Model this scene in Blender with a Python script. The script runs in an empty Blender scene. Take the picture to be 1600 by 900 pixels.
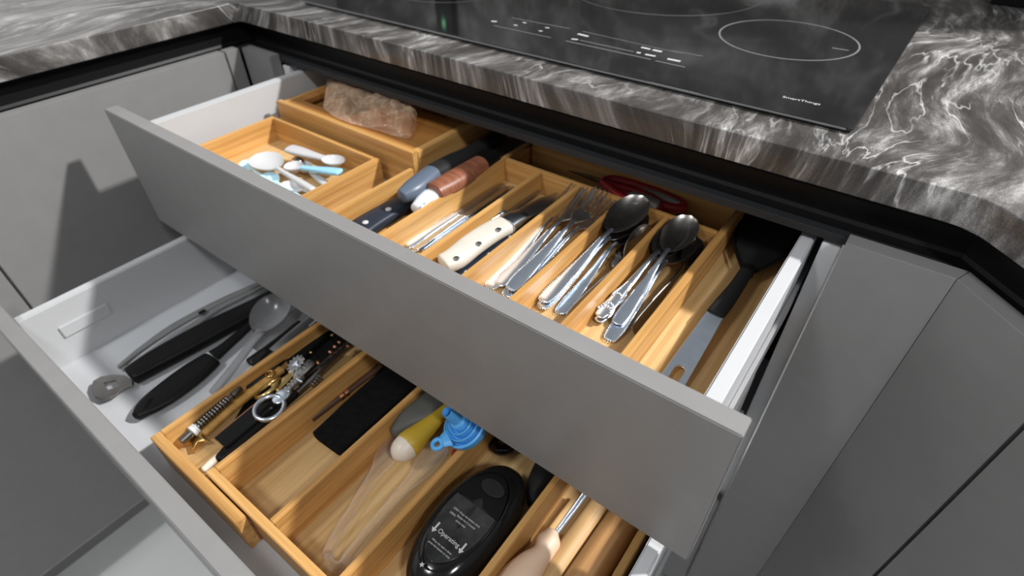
import bpy, bmesh, math, random
from mathutils import Vector, Matrix, noise
random.seed(7)
PI = math.pi
scene = bpy.context.scene
COL = scene.collection

# ---------------------------------------------------------------- camera
F_PX = 863.29
CAM = Vector((0.93163, -0.50669, 0.22383))
FW = Vector((-0.45761587, 0.60600845, -0.65064697))
RT = Vector((0.80117526, 0.59839826, -0.00614175))
UP = Vector((-0.38562406, 0.52409282, 0.75935551))
cam_data = bpy.data.cameras.new('camera')
cam = bpy.data.objects.new('camera', cam_data)
COL.objects.link(cam)
cam_data.sensor_width = 36.0
cam_data.lens = 36.0 * F_PX / 1600.0
cam_data.clip_start = 0.01
cam_data.dof.use_dof = True
cam_data.dof.focus_distance = 0.47
cam_data.dof.aperture_fstop = 5.0
mw = Matrix((RT, UP, -FW)).transposed().to_4x4()
mw.translation = CAM
cam.matrix_world = mw
scene.camera = cam

# ---------------------------------------------------------------- light, exposure
world = bpy.data.worlds.new('room_light')
world.use_nodes = True
bg = world.node_tree.nodes['Background']
bg.inputs[0].default_value = (0.93, 0.96, 1.0, 1)
bg.inputs[1].default_value = 0.25
scene.world = world


def area(name, loc, target, sx, sy, power, color=(1, 1, 1)):
    d = bpy.data.lights.new(name, 'AREA')
    d.shape = 'RECTANGLE'
    d.size, d.size_y = sx, sy
    d.energy = power
    d.color = color
    o = bpy.data.objects.new(name, d)
    COL.objects.link(o)
    o.location = loc
    o.rotation_euler = (Vector(target) - Vector(loc)).to_track_quat('-Z', 'Y').to_euler()
    return o


area('ceiling_lamp_behind_worktop', (3.5, 1.92, 3.35), (0.5, -0.2, 0), 0.20, 0.20, 350, (1.0, 0.99, 0.975))
area('ceiling_lamp_in_room', (1.72, -0.76, 1.12), (0.8, -0.2, -0.2), 0.16, 0.16, 9.5, (0.97, 0.985, 1.0))
lamp = area('ceiling_lamp_over_floor', (0.10, -1.40, 1.70), (0.15, -0.75, -0.885), 0.30, 0.30, 5.5, (0.97, 0.985, 1.0))
lamp.data.spread = math.radians(100)
vs = scene.view_settings
vs.view_transform = 'Standard'
vs.look = 'None'
vs.gamma = 1.0
vs.use_curve_mapping = False
vs.exposure = 0.0

# ---------------------------------------------------------------- materials


def new_mat(name):
    m = bpy.data.materials.new(name)
    m.use_nodes = True
    nt = m.node_tree
    return m, nt, nt.nodes['Principled BSDF']


def N(nt, t, **kw):
    n = nt.nodes.new(t)
    for k, v in kw.items():
        setattr(n, k, v)
    return n


def ramp(nt, stops):
    r = N(nt, 'ShaderNodeValToRGB')
    e = r.color_ramp.elements
    while len(e) < len(stops):
        e.new(0.5)
    for i, (p, c) in enumerate(stops):
        e[i].position = p
        e[i].color = (c[0], c[1], c[2], 1)
    return r


def grainy(name, col, rough, var=0.06, scale=60, metallic=0.0, spec=0.5, bump=0.0, bscale=400):
    """plain material with a faint mottled colour and optional fine relief"""
    m, nt, b = new_mat(name)
    tc = N(nt, 'ShaderNodeTexCoord')
    nz = N(nt, 'ShaderNodeTexNoise')
    nz.inputs['Scale'].default_value = scale
    nz.inputs['Detail'].default_value = 4
    nt.links.new(tc.outputs['Object'], nz.inputs['Vector'])
    r = ramp(nt, [(0.3, [c * (1 - var) for c in col]), (0.7, [min(1, c * (1 + var)) for c in col])])
    nt.links.new(nz.outputs['Fac'], r.inputs[0])
    nt.links.new(r.outputs[0], b.inputs['Base Color'])
    b.inputs['Roughness'].default_value = rough
    b.inputs['Metallic'].default_value = metallic
    b.inputs['Specular IOR Level'].default_value = spec
    if bump:
        n2 = N(nt, 'ShaderNodeTexNoise')
        n2.inputs['Scale'].default_value = bscale
        n2.inputs['Detail'].default_value = 3
        nt.links.new(tc.outputs['Object'], n2.inputs['Vector'])
        bp = N(nt, 'ShaderNodeBump')
        bp.inputs['Strength'].default_value = bump
        bp.inputs['Distance'].default_value = 0.001
        nt.links.new(n2.outputs['Fac'], bp.inputs['Height'])
        nt.links.new(bp.outputs[0], b.inputs['Normal'])
    return m


def wood(name, axis, cols, rough=0.45, gscale=1.0):
    m, nt, b = new_mat(name)
    tc = N(nt, 'ShaderNodeTexCoord')
    oi = N(nt, 'ShaderNodeObjectInfo')
    add = N(nt, 'ShaderNodeVectorMath', operation='ADD')
    mul = N(nt, 'ShaderNodeVectorMath', operation='SCALE')
    comb = N(nt, 'ShaderNodeCombineXYZ')
    for i in range(3):
        nt.links.new(oi.outputs['Random'], comb.inputs[i])
    nt.links.new(comb.outputs[0], mul.inputs[0])
    mul.inputs['Scale'].default_value = 7.3
    nt.links.new(tc.outputs['Object'], add.inputs[0])
    nt.links.new(mul.outputs[0], add.inputs[1])
    mp = N(nt, 'ShaderNodeMapping')
    s = [170.0 * gscale] * 3
    s['xyz'.index(axis)] = 5.0 * gscale
    mp.inputs['Scale'].default_value = s
    nt.links.new(add.outputs[0], mp.inputs[0])
    nz = N(nt, 'ShaderNodeTexNoise')
    nz.inputs['Scale'].default_value = 1.0
    nz.inputs['Detail'].default_value = 5
    nz.inputs['Roughness'].default_value = 0.6
    nt.links.new(mp.outputs[0], nz.inputs['Vector'])
    r = ramp(nt, [(0.28, cols[0]), (0.5, cols[1]), (0.75, cols[2])])
    nt.links.new(nz.outputs['Fac'], r.inputs[0])
    # bamboo strips of slightly different tone
    mp2 = N(nt, 'ShaderNodeMapping')
    s2 = [42.0 * gscale] * 3
    s2['xyz'.index(axis)] = 2.0 * gscale
    mp2.inputs['Scale'].default_value = s2
    nt.links.new(add.outputs[0], mp2.inputs[0])
    v = N(nt, 'ShaderNodeTexNoise')
    v.inputs['Scale'].default_value = 1.0
    v.inputs['Detail'].default_value = 1
    nt.links.new(mp2.outputs[0], v.inputs['Vector'])
    r2 = ramp(nt, [(0.35, (0.86, 0.84, 0.8)), (0.65, (1.1, 1.1, 1.1))])
    nt.links.new(v.outputs['Fac'], r2.inputs[0])
    mx = N(nt, 'ShaderNodeMix', data_type='RGBA', blend_type='MULTIPLY')
    mx.inputs[0].default_value = 1.0
    nt.links.new(r.outputs[0], mx.inputs[6])
    nt.links.new(r2.outputs[0], mx.inputs[7])
    nt.links.new(mx.outputs[2], b.inputs['Base Color'])
    b.inputs['Roughness'].default_value = rough
    bp = N(nt, 'ShaderNodeBump')
    bp.inputs['Strength'].default_value = 0.12
    bp.inputs['Distance'].default_value = 0.0006
    nt.links.new(nz.outputs['Fac'], bp.inputs['Height'])
    nt.links.new(bp.outputs[0], b.inputs['Normal'])
    return m


def stone(name, rough, offset=(0, 0, 0), wall=False):
    m, nt, b = new_mat(name)
    tc = N(nt, 'ShaderNodeTexCoord')
    off = N(nt, 'ShaderNodeVectorMath', operation='ADD')
    off.inputs[1].default_value = offset
    nt.links.new(tc.outputs['Object'], off.inputs[0])
    # slow warp of the bedding
    w1 = N(nt, 'ShaderNodeTexNoise')
    w1.inputs['Scale'].default_value = 3.0
    w1.inputs['Detail'].default_value = 1.5
    nt.links.new(off.outputs[0], w1.inputs['Vector'])
    sub = N(nt, 'ShaderNodeVectorMath', operation='SUBTRACT')
    sub.inputs[1].default_value = (0.5, 0.5, 0.5)
    nt.links.new(w1.outputs['Color'], sub.inputs[0])
    sc = N(nt, 'ShaderNodeVectorMath', operation='SCALE')
    sc.inputs['Scale'].default_value = 0.30
    nt.links.new(sub.outputs[0], sc.inputs[0])
    ad = N(nt, 'ShaderNodeVectorMath', operation='ADD')
    nt.links.new(off.outputs[0], ad.inputs[0])
    nt.links.new(sc.outputs[0], ad.inputs[1])
    mp = N(nt, 'ShaderNodeMapping')
    mp.inputs['Rotation'].default_value = (0, math.radians(12), math.radians(-38 if not wall else 20))
    mp.inputs['Scale'].default_value = (44, 11, 7.0) if not wall else (5, 5, 9)
    nt.links.new(ad.outputs[0], mp.inputs[0])
    n1 = N(nt, 'ShaderNodeTexNoise')
    n1.inputs['Scale'].default_value = 1.0
    n1.inputs['Detail'].default_value = 9
    n1.inputs['Roughness'].default_value = 0.68
    n1.inputs['Distortion'].default_value = 0.15
    nt.links.new(mp.outputs[0], n1.inputs['Vector'])
    r1 = ramp(nt, [(0.34, (0.040, 0.037, 0.035)), (0.47, (0.075, 0.070, 0.066)), (0.56, (0.17, 0.162, 0.155)),
                   (0.68, (0.46, 0.45, 0.44))])
    if wall:
        for e in r1.color_ramp.elements:
            e.color = tuple(min(1.0, 2.6 * q) for q in e.color[:3]) + (1,)  # stone lightened by colour so its reflection in the cooktop looks brighter
    nt.links.new(n1.outputs['Fac'], r1.inputs[0])
    # thin bright veins where a second field crosses its middle value
    n2 = N(nt, 'ShaderNodeTexNoise')
    n2.inputs['Scale'].default_value = 0.8
    n2.inputs['Detail'].default_value = 3.5
    n2.inputs['Distortion'].default_value = 0.15
    nt.links.new(mp.outputs[0], n2.inputs['Vector'])
    m1 = N(nt, 'ShaderNodeMath', operation='SUBTRACT')
    m1.inputs[1].default_value = 0.5
    nt.links.new(n2.outputs['Fac'], m1.inputs[0])
    m2 = N(nt, 'ShaderNodeMath', operation='ABSOLUTE')
    nt.links.new(m1.outputs[0], m2.inputs[0])
    r2 = ramp(nt, [(0.0, (0.45, 0.45, 0.45)), (0.008, (0.18, 0.18, 0.18)), (0.02, (0, 0, 0))])
    nt.links.new(m2.outputs[0], r2.inputs[0])
    # veins fade in and out
    n3 = N(nt, 'ShaderNodeTexNoise')
    n3.inputs['Scale'].default_value = 9
    n3.inputs['Detail'].default_value = 3
    nt.links.new(off.outputs[0], n3.inputs['Vector'])
    r3 = ramp(nt, [(0.45, (0, 0, 0)), (0.62, (1, 1, 1))])
    nt.links.new(n3.outputs['Fac'], r3.inputs[0])
    mm = N(nt, 'ShaderNodeMix', data_type='RGBA', blend_type='MULTIPLY')
    mm.inputs[0].default_value = 1
    nt.links.new(r2.outputs[0], mm.inputs[6])
    nt.links.new(r3.outputs[0], mm.inputs[7])
    # fine salt and pepper grain
    n4 = N(nt, 'ShaderNodeTexNoise')
    n4.inputs['Scale'].default_value = 900
    n4.inputs['Detail'].default_value = 2
    nt.links.new(off.outputs[0], n4.inputs['Vector'])
    r4 = ramp(nt, [(0.35, (0.72, 0.72, 0.72)), (0.68, (1.35, 1.35, 1.35))])
    nt.links.new(n4.outputs['Fac'], r4.inputs[0])
    mg = N(nt, 'ShaderNodeMix', data_type='RGBA', blend_type='MULTIPLY')
    mg.inputs[0].default_value = 1
    nt.links.new(r1.outputs[0], mg.inputs[6])
    nt.links.new(r4.outputs[0], mg.inputs[7])
    sm = N(nt, 'ShaderNodeMix', data_type='RGBA', blend_type='ADD')
    sm.inputs[0].default_value = 1
    nt.links.new(mg.outputs[2], sm.inputs[6])
    nt.links.new(mm.outputs[2], sm.inputs[7])
    nt.links.new(sm.outputs[2], b.inputs['Base Color'])
    b.inputs['Roughness'].default_value = rough
    return m


def glassy(name, tint, mix, rough=0.08, gloss_col=(1, 1, 1)):
    """thin clear plastic: mostly see-through with a surface gloss"""
    m = bpy.data.materials.new(name)
    m.use_nodes = True
    nt = m.node_tree
    nt.nodes.clear()
    out = N(nt, 'ShaderNodeOutputMaterial')
    tr = N(nt, 'ShaderNodeBsdfTransparent')
    tr.inputs[0].default_value = (*tint, 1)
    gl = N(nt, 'ShaderNodeBsdfPrincipled')
    gl.inputs['Base Color'].default_value = (*gloss_col, 1)
    gl.inputs['Roughness'].default_value = rough
    gl.inputs['Specular IOR Level'].default_value = 0.9
    fr = N(nt, 'ShaderNodeLayerWeight')
    fr.inputs[0].default_value = 0.35
    mr = N(nt, 'ShaderNodeMapRange')
    mr.inputs['To Min'].default_value = mix[0]
    mr.inputs['To Max'].default_value = mix[1]
    nt.links.new(fr.outputs['Facing'], mr.inputs['Value'])
    mx = N(nt, 'ShaderNodeMixShader')
    nt.links.new(mr.outputs[0], mx.inputs[0])
    nt.links.new(tr.outputs[0], mx.inputs[1])
    nt.links.new(gl.outputs[0], mx.inputs[2])
    nt.links.new(mx.outputs[0], out.inputs[0])
    return m


M = {}
M['gray'] = grainy('grey_laminate', (0.232, 0.228, 0.224), 0.42, 0.03, 40, bump=0.05, bscale=1500)
M['white'] = grainy('white_lacquered_steel', (0.52, 0.525, 0.535), 0.45, 0.015, 20)
M['white_board'] = grainy('white_melamine', (0.80, 0.80, 0.80), 0.5, 0.02, 20)
M['drawer_floor'] = grainy('pale_drawer_base', (0.57, 0.58, 0.60), 0.5, 0.02, 30)
M['dark_inside'] = grainy('dark_cabinet_inside', (0.03, 0.03, 0.03), 0.6)
M['runner'] = grainy('grey_steel_runner', (0.45, 0.45, 0.46), 0.35, 0.03, 30, metallic=0.6)
M['black_alu'] = grainy('black_anodised_aluminium', (0.007, 0.007, 0.0075), 0.45, 0.1, 200, spec=0.2)
M['lip'] = grainy('dark_aluminium_lip', (0.026, 0.027, 0.029), 0.5, 0.08, 300, spec=0.2)
M['stone'] = stone('grey_veined_stone', 0.3)
M['stone_wall'] = stone('grey_veined_stone_backsplash', 0.35, (3.1, 1.7, 0.6), wall=True)
M['hob'] = grainy('black_ceramic_glass', (0.012, 0.012, 0.013), 0.07, 0.1, 30, spec=0.6)
M['hob_edge'] = grainy('dark_bevelled_edge', (0.06, 0.06, 0.06), 0.2, metallic=0.6)
M['edge'] = grainy('painted_bevel_highlight', (0.22, 0.22, 0.22), 0.35, spec=0.6)  # pale grey for the painted highlight along the cooktop's front bevel
M['print'] = grainy('grey_screen_print', (0.20, 0.20, 0.20), 0.5)
M['print_light'] = grainy('pale_screen_print', (0.6, 0.6, 0.6), 0.4)
BAM = ((0.42, 0.20, 0.056), (0.58, 0.315, 0.10), (0.70, 0.43, 0.165))
M['wood_x'] = wood('bamboo_grain_across', 'x', BAM)
M['wood_y'] = wood('bamboo_grain_along', 'y', BAM)
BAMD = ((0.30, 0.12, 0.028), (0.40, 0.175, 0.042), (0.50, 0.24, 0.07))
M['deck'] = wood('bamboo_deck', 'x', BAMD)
BAMF = ((0.46, 0.285, 0.11), (0.62, 0.41, 0.185), (0.74, 0.53, 0.27))
M['floor_y'] = wood('bamboo_bottom_along', 'y', BAMF, gscale=0.8)
M['beech'] = wood('beech_stick', 'x', ((0.30, 0.17, 0.07), (0.46, 0.28, 0.12), (0.55, 0.36, 0.17)), 0.55, 0.7)
M['beech2'] = wood('brown_wooden_stick', 'x', ((0.25, 0.12, 0.045), (0.40, 0.21, 0.08), (0.48, 0.28, 0.12)), 0.5, 0.7)
M['redwood'] = wood('reddish_brown_handle', 'x', ((0.17, 0.06, 0.03), (0.27, 0.10, 0.055), (0.34, 0.14, 0.08)), 0.4, 0.8)
M['steel'] = grainy('polished_steel', (0.76, 0.84, 0.95), 0.25, 0.05, 90, metallic=1.0, bump=0.03, bscale=120)
M['steel_dull'] = grainy('brushed_steel', (0.56, 0.56, 0.56), 0.3, 0.08, 120, metallic=1.0)
M['fork_head'] = grainy('wood_reflection_steel', (0.74, 0.69, 0.64), 0.36, 0.08, 120, metallic=1.0)  # warm light tone stands in for wood reflected in the tines
M['bowl'] = grainy('dark_reflection_steel', (0.52, 0.49, 0.46), 0.28, 0.12, 120, metallic=1.0)  # darker than the handles: dark reflections are put into the bowl colour
M['steel_dark'] = grainy('dark_steel', (0.25, 0.24, 0.23), 0.25, 0.1, 120, metallic=1.0)
M['blade'] = grainy('knife_blade', (0.5, 0.48, 0.46), 0.34, 0.06, 80, metallic=1.0)
M['black'] = grainy('black_plastic', (0.008, 0.008, 0.008), 0.4, 0.1, 60, spec=0.13)
M['black_gloss'] = grainy('glossy_black_plastic', (0.010, 0.010, 0.010), 0.12, 0.1, 40, spec=0.4)
M['black_matte'] = grainy('black_silicone', (0.016, 0.016, 0.016), 0.65, 0.1, 80, bump=0.1, bscale=900, spec=0.22)
M['velvet'] = grainy('black_cloth', (0.007, 0.007, 0.007), 0.95, 0.3, 120, spec=0.1, bump=0.3, bscale=700)
M['bluegrey'] = grainy('blue_grey_plastic', (0.10, 0.13, 0.18), 0.38, 0.05, 40)
M['knife_navy'] = grainy('blue_black_handle', (0.022, 0.028, 0.042), 0.4, 0.1, 40, spec=0.22)
M['cream'] = grainy('cream_handle', (0.66, 0.62, 0.54), 0.3, 0.05, 30)
M['ceramic'] = grainy('white_ceramic', (0.70, 0.72, 0.73), 0.2, 0.01, 20)
M['teal'] = grainy('teal_mark', (0.15, 0.42, 0.45), 0.3)
M['white_pl'] = grainy('white_plastic', (0.57, 0.57, 0.58), 0.35, 0.01, 20)
M['blue_pl'] = grainy('light_blue_plastic', (0.33, 0.66, 0.86), 0.35, 0.02, 20)
M['paleblue'] = grainy('pale_blue_plastic', (0.55, 0.78, 0.86), 0.35, 0.02, 20)
M['copper'] = grainy('copper_ring', (0.75, 0.38, 0.22), 0.25, metallic=1.0)
M['gold'] = grainy('brass_metal', (0.65, 0.45, 0.18), 0.25, metallic=1.0)
M['red'] = grainy('red_plastic', (0.42, 0.025, 0.03), 0.35, 0.05, 30)
M['greygrip'] = grainy('grey_green_grip', (0.42, 0.41, 0.36), 0.55, 0.04, 30)
M['yellow'] = grainy('mustard_yellow_silicone', (0.52, 0.34, 0.03), 0.45, 0.05, 30)
M['ivory'] = grainy('ivory_tip', (0.78, 0.69, 0.57), 0.4, 0.03, 30)
M['funnel'] = grainy('sky_blue_silicone', (0.10, 0.42, 0.85), 0.4, 0.03, 30)
M['peach'] = grainy('peach_silicone', (0.70, 0.50, 0.36), 0.45, 0.04, 20)
M['darkgrey'] = grainy('dark_grey_plastic', (0.10, 0.098, 0.09), 0.45, 0.06, 50, spec=0.22)
M['tonggrey'] = grainy('grey_tongs', (0.20, 0.20, 0.20), 0.4, 0.06, 40)
M['brownpen'] = grainy('brown_lacquer', (0.09, 0.045, 0.03), 0.35, 0.05, 50)
M['label_film'] = grainy('smoky_label', (0.025, 0.025, 0.025), 0.12, 0.5, 90)
M['ink'] = grainy('white_label_ink', (0.62, 0.60, 0.58), 0.5)
M['ochre'] = wood('ochre_wooden_stick', 'x', ((0.35, 0.17, 0.04), (0.48, 0.26, 0.06), (0.55, 0.32, 0.09)), 0.5)
M['clear'] = glassy('clear_plastic', (0.99, 0.988, 0.985), (0.008, 0.5), 0.04)
M['frost'] = glassy('frosted_clear_plastic', (0.78, 0.78, 0.79), (0.25, 0.85), 0.2, (0.42, 0.42, 0.43))
M['bag'] = glassy('crinkled_bag_film', (0.97, 0.88, 0.78), (0.05, 0.38), 0.12, (0.95, 0.72, 0.52))
M['green'], _nt, _b = new_mat('green_led')
_b.inputs['Emission Color'].default_value = (0.15, 0.9, 0.35, 1)
_b.inputs['Emission Strength'].default_value = 1.5
nt = M['bag'].node_tree
tc_ = N(nt, 'ShaderNodeTexCoord')
vo = N(nt, 'ShaderNodeTexVoronoi', feature='DISTANCE_TO_EDGE')
vo.inputs['Scale'].default_value = 30
wn = N(nt, 'ShaderNodeTexNoise')
wn.inputs['Scale'].default_value = 30
wn.inputs['Detail'].default_value = 3
vm = N(nt, 'ShaderNodeVectorMath', operation='MULTIPLY_ADD')
vm.inputs[1].default_value = (0.09, 0.09, 0.09)
nt.links.new(tc_.outputs['Object'], wn.inputs['Vector'])
nt.links.new(wn.outputs['Color'], vm.inputs[0])
nt.links.new(tc_.outputs['Object'], vm.inputs[2])
nt.links.new(vm.outputs[0], vo.inputs['Vector'])
rv = ramp(nt, [(0.0, (0.24, 0.24, 0.24)), (0.06, (0.08, 0.08, 0.08)), (0.3, (0, 0, 0))])
nt.links.new(vo.outputs['Distance'], rv.inputs[0])
mr_ = next(n for n in nt.nodes if n.type == 'MAP_RANGE')
mxs = next(n for n in nt.nodes if n.type == 'MIX_SHADER')
mad = N(nt, 'ShaderNodeMath', operation='ADD', use_clamp=True)
nt.links.new(mr_.outputs[0], mad.inputs[0])
nt.links.new(rv.outputs[0], mad.inputs[1])
nt.links.new(mad.outputs[0], mxs.inputs[0])
bpn = N(nt, 'ShaderNodeBump')
bpn.inputs['Strength'].default_value = 0.9
bpn.inputs['Distance'].default_value = 0.004
nt.links.new(vo.outputs['Distance'], bpn.inputs['Height'])
nt.links.new(bpn.outputs[0], next(n for n in nt.nodes if n.type == 'BSDF_PRINCIPLED').inputs['Normal'])
M['floor'] = grainy('pale_floor', (0.80, 0.80, 0.79), 0.35, 0.02, 6)
M['paint'] = grainy('wall_paint', (0.6, 0.6, 0.6), 0.8, 0.02, 8)

# ---------------------------------------------------------------- mesh helpers
WM = {}


def link(name, me, mat=None, parent=None, world=None):
    o = bpy.data.objects.new(name, me)
    COL.objects.link(o)
    if mat is not None:
        o.data.materials.append(mat)
    w = world or Matrix.Identity(4)
    WM[o] = w
    if parent is not None:
        o.parent = parent
        o.matrix_local = WM[parent].inverted() @ w
    else:
        o.matrix_local = w
    return o


def thing(name, label, cat, loc=(0, 0, 0), group=None, mat4=None):
    o = bpy.data.objects.new(name, None)
    COL.objects.link(o)
    o.empty_display_size = 0.02
    w = mat4 or Matrix.Translation(Vector(loc))
    WM[o] = w
    o.matrix_local = w
    o['label'] = label
    o['category'] = cat
    if group:
        o['group'] = group
    return o


def tag(o, label=None, cat=None, group=None, kind=None):
    if label:
        o['label'] = label
    if cat:
        o['category'] = cat
    if group:
        o['group'] = group
    if kind:
        o['kind'] = kind
    return o


def smooth(me, angle=40):
    bm = bmesh.new()
    bm.from_mesh(me)
    bmesh.ops.recalc_face_normals(bm, faces=bm.faces)
    for f in bm.faces:
        f.smooth = True
    a = math.radians(angle)
    for e in bm.edges:
        if len(e.link_faces) == 2 and e.calc_face_angle(0) > a:
            e.smooth = False
    bm.to_mesh(me)
    bm.free()
    return me


def box(name, b, mat, parent=None, bevel=0.0008, rot=None):
    """axis aligned box x0,x1,y0,y1,z0,z1 in world, own origin at its centre"""
    x0, x1, y0, y1, z0, z1 = b
    c = Vector(((x0 + x1) / 2, (y0 + y1) / 2, (z0 + z1) / 2))
    bm = bmesh.new()
    bmesh.ops.create_cube(bm, size=1)
    bmesh.ops.scale(bm, vec=(abs(x1 - x0), abs(y1 - y0), abs(z1 - z0)), verts=bm.verts)
    if bevel:
        bmesh.ops.bevel(bm, geom=bm.edges[:], offset=bevel, segments=2, affect='EDGES')
    me = bpy.data.meshes.new(name)
    bm.to_mesh(me)
    bm.free()
    smooth(me, 50)
    w = Matrix.Translation(c)
    if rot is not None:
        w = w @ rot
    return link(name, me, mat, parent, w)


def prism(name, pts, z0, z1, mat, parent=None, bevel=0.0, world=None, holes=(), segs=2):
    """extruded outline in XY (local), with optional holes"""
    cu = bpy.data.curves.new(name, 'CURVE')
    cu.dimensions = '2D'
    cu.fill_mode = 'BOTH'
    cu.extrude = (z1 - z0) / 2 - bevel
    cu.bevel_depth = bevel
    cu.bevel_resolution = segs
    cu.offset = -bevel
    for pl in [pts] + list(holes):
        s = cu.splines.new('POLY')
        s.points.add(len(pl) - 1)
        for i, p in enumerate(pl):
            s.points[i].co = (p[0], p[1], 0, 1)
        s.use_cyclic_u = True
    tmp = bpy.data.objects.new('tmp', cu)
    COL.objects.link(tmp)
    dg = bpy.context.evaluated_depsgraph_get()
    me = bpy.data.meshes.new_from_object(tmp.evaluated_get(dg))
    bpy.data.objects.remove(tmp)
    bpy.data.curves.remove(cu)
    me.name = name
    me.materials.clear()
    me.transform(Matrix.Translation((0, 0, (z0 + z1) / 2)))
    smooth(me, 35)
    return link(name, me, mat, parent, world)


def loft_bm(bm, rings, closed=True, cap=True):
    vs = [[bm.verts.new(p) for p in r] for r in rings]
    n = len(rings[0])
    for a, b in zip(vs, vs[1:]):
        for i in range(n if closed else n - 1):
            j = (i + 1) % n
            bm.faces.new((a[i], a[j], b[j], b[i]))
    if cap and closed:
        bm.faces.new(vs[0][::-1])
        bm.faces.new(vs[-1])


def mesh_from(name, bm, mat, parent=None, world=None, angle=45):
    me = bpy.data.meshes.new(name)
    bm.to_mesh(me)
    bm.free()
    smooth(me, angle)
    return link(name, me, mat, parent, world)


def catmull(keys, n):
    """interpolate tuples of floats"""
    out = []
    for i in range(len(keys) - 1):
        p0 = keys[max(i - 1, 0)]
        p1, p2 = keys[i], keys[i + 1]
        p3 = keys[min(i + 2, len(keys) - 1)]
        for k in range(n):
            t = k / n
            out.append(tuple(0.5 * ((2 * b) + (c - a) * t + (2 * a - 5 * b + 4 * c - d) * t * t + (3 * b - a - 3 * c + d) * t ** 3)
                             for a, b, c, d in zip(p0, p1, p2, p3)))
    out.append(tuple(keys[-1]))
    return out


def ring(c, side, up, hw, ht, expo=2.0, seg=16):
    pts = []
    for i in range(seg):
        a = 2 * PI * i / seg
        ca, sa = math.cos(a), math.sin(a)
        x = math.copysign(abs(ca) ** (2 / expo), ca)
        y = math.copysign(abs(sa) ** (2 / expo), sa)
        pts.append(c + side * (hw * x) + up * (ht * y))
    return pts


def sweep_bm(bm, keys, expo=2.0, seg=16, n=4, r0=0.0, r1=0.0):
    """keys: (x,y,z,half_width,half_thickness); cross-sections stand across the path. r0/r1 round the ends"""
    st = catmull(keys, n)
    P = [Vector(s[:3]) for s in st]
    rings = []
    cnt = len(P)
    T = [(P[min(i + 1, cnt - 1)] - P[max(i - 1, 0)]).normalized() for i in range(cnt)]

    def add(p, t, hw, ht):
        side = Vector((0, 0, 1)).cross(t)
        if side.length < 1e-4:
            side = Vector((0, 1, 0))
        side.normalize()
        up = t.cross(side)
        rings.append(ring(p, side, up, max(hw, 1e-5), max(ht, 1e-5), expo, seg))
    if r0:
        for k in (0.02, 0.35, 0.7):
            a = math.sqrt(1 - (1 - k) ** 2)
            add(P[0] - T[0] * r0 * (1 - k), T[0], st[0][3] * a, st[0][4] * a)
    for p, t, s in zip(P, T, st):
        add(p, t, s[3], s[4])
    if r1:
        for k in (0.7, 0.35, 0.02):
            a = math.sqrt(1 - (1 - k) ** 2)
            add(P[-1] + T[-1] * r1 * (1 - k), T[-1], st[-1][3] * a, st[-1][4] * a)
    loft_bm(bm, rings)


def sweep(name, keys, mat, parent=None, world=None, **kw):
    bm = bmesh.new()
    sweep_bm(bm, keys, **kw)
    return mesh_from(name, bm, mat, parent, world)


def at(p, z):
    """the point where the line of sight of pixel p meets the level z"""
    d = FW + RT * ((p[0] - 800) / F_PX) - UP * ((p[1] - 450) / F_PX)
    return CAM + d * ((z - CAM.z) / d.z)


def span(l, r, z, ht):
    """sweep key across two measured edge points on one level"""
    a, b = at(l, z), at(r, z)
    c = (a + b) / 2
    return (c.x, c.y, c.z, (a - b).length / 2, ht)


def mid(p, z, hw, ht):
    a = at(p, z)
    return (a.x, a.y, a.z, hw, ht)


def frame(A, B, roll=0.0):
    x = (B - A).normalized()
    y = Vector((0, 0, 1)).cross(x).normalized()
    z = x.cross(y)
    m = Matrix((x, y, z)).transposed().to_4x4()
    m = m @ Matrix.Rotation(roll, 4, 'X')
    m.translation = A
    return m


def dup(root, mat4, label, group=None, scale=1.0):
    def cp(o, parent):
        c = o.copy()
        COL.objects.link(c)
        if parent is not None:
            c.parent = parent
        for ch in list(o.children):
            cp(ch, c)
        return c
    r = cp(root, None)
    r.matrix_local = mat4 @ Matrix.Scale(scale, 4)
    r['label'] = label
    if group:
        r['group'] = group
    return r


def torus_bm(bm, c, ux, uy, R, r, seg=28, s2=8, ry=None, a0=0, a1=2 * PI):
    n = ux.cross(uy).normalized()
    ry = ry or R
    full = abs(a1 - a0 - 2 * PI) < 1e-6
    rings = []
    m = seg if full else seg + 1
    for i in range(m):
        a = a0 + (a1 - a0) * i / seg
        rad = ux * (R * math.cos(a)) + uy * (ry * math.sin(a))
        d = rad.normalized()
        rings.append([c + rad + d * (r * math.cos(2 * PI * k / s2)) + n * (r * math.sin(2 * PI * k / s2)) for k in range(s2)])
    if full:
        rings.append(rings[0])
        vs = [[bm.verts.new(p) for p in rr] for rr in rings[:-1]]
        vs.append(vs[0])
        for a, b in zip(vs, vs[1:]):
            for i in range(s2):
                j = (i + 1) % s2
                bm.faces.new((a[i], a[j], b[j], b[i]))
    else:
        loft_bm(bm, rings)


def ball_bm(bm, c, r, sub=1, scale=(1, 1, 1)):
    ret = bmesh.ops.create_icosphere(bm, subdivisions=sub, radius=r)
    bmesh.ops.scale(bm, vec=scale, verts=ret['verts'])
    bmesh.ops.translate(bm, vec=c, verts=ret['verts'])


def lathe(name, prof, mat, parent, world, seg=28, cap=True):
    """profile (axial x, radius) turned about local x"""
    bm = bmesh.new()
    rings = [[Vector((x, max(r, 1e-5) * math.cos(2 * PI * i / seg), max(r, 1e-5) * math.sin(2 * PI * i / seg))) for i in range(seg)] for x, r in prof]
    loft_bm(bm, rings, cap=cap)
    return mesh_from(name, bm, mat, parent, world)


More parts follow.
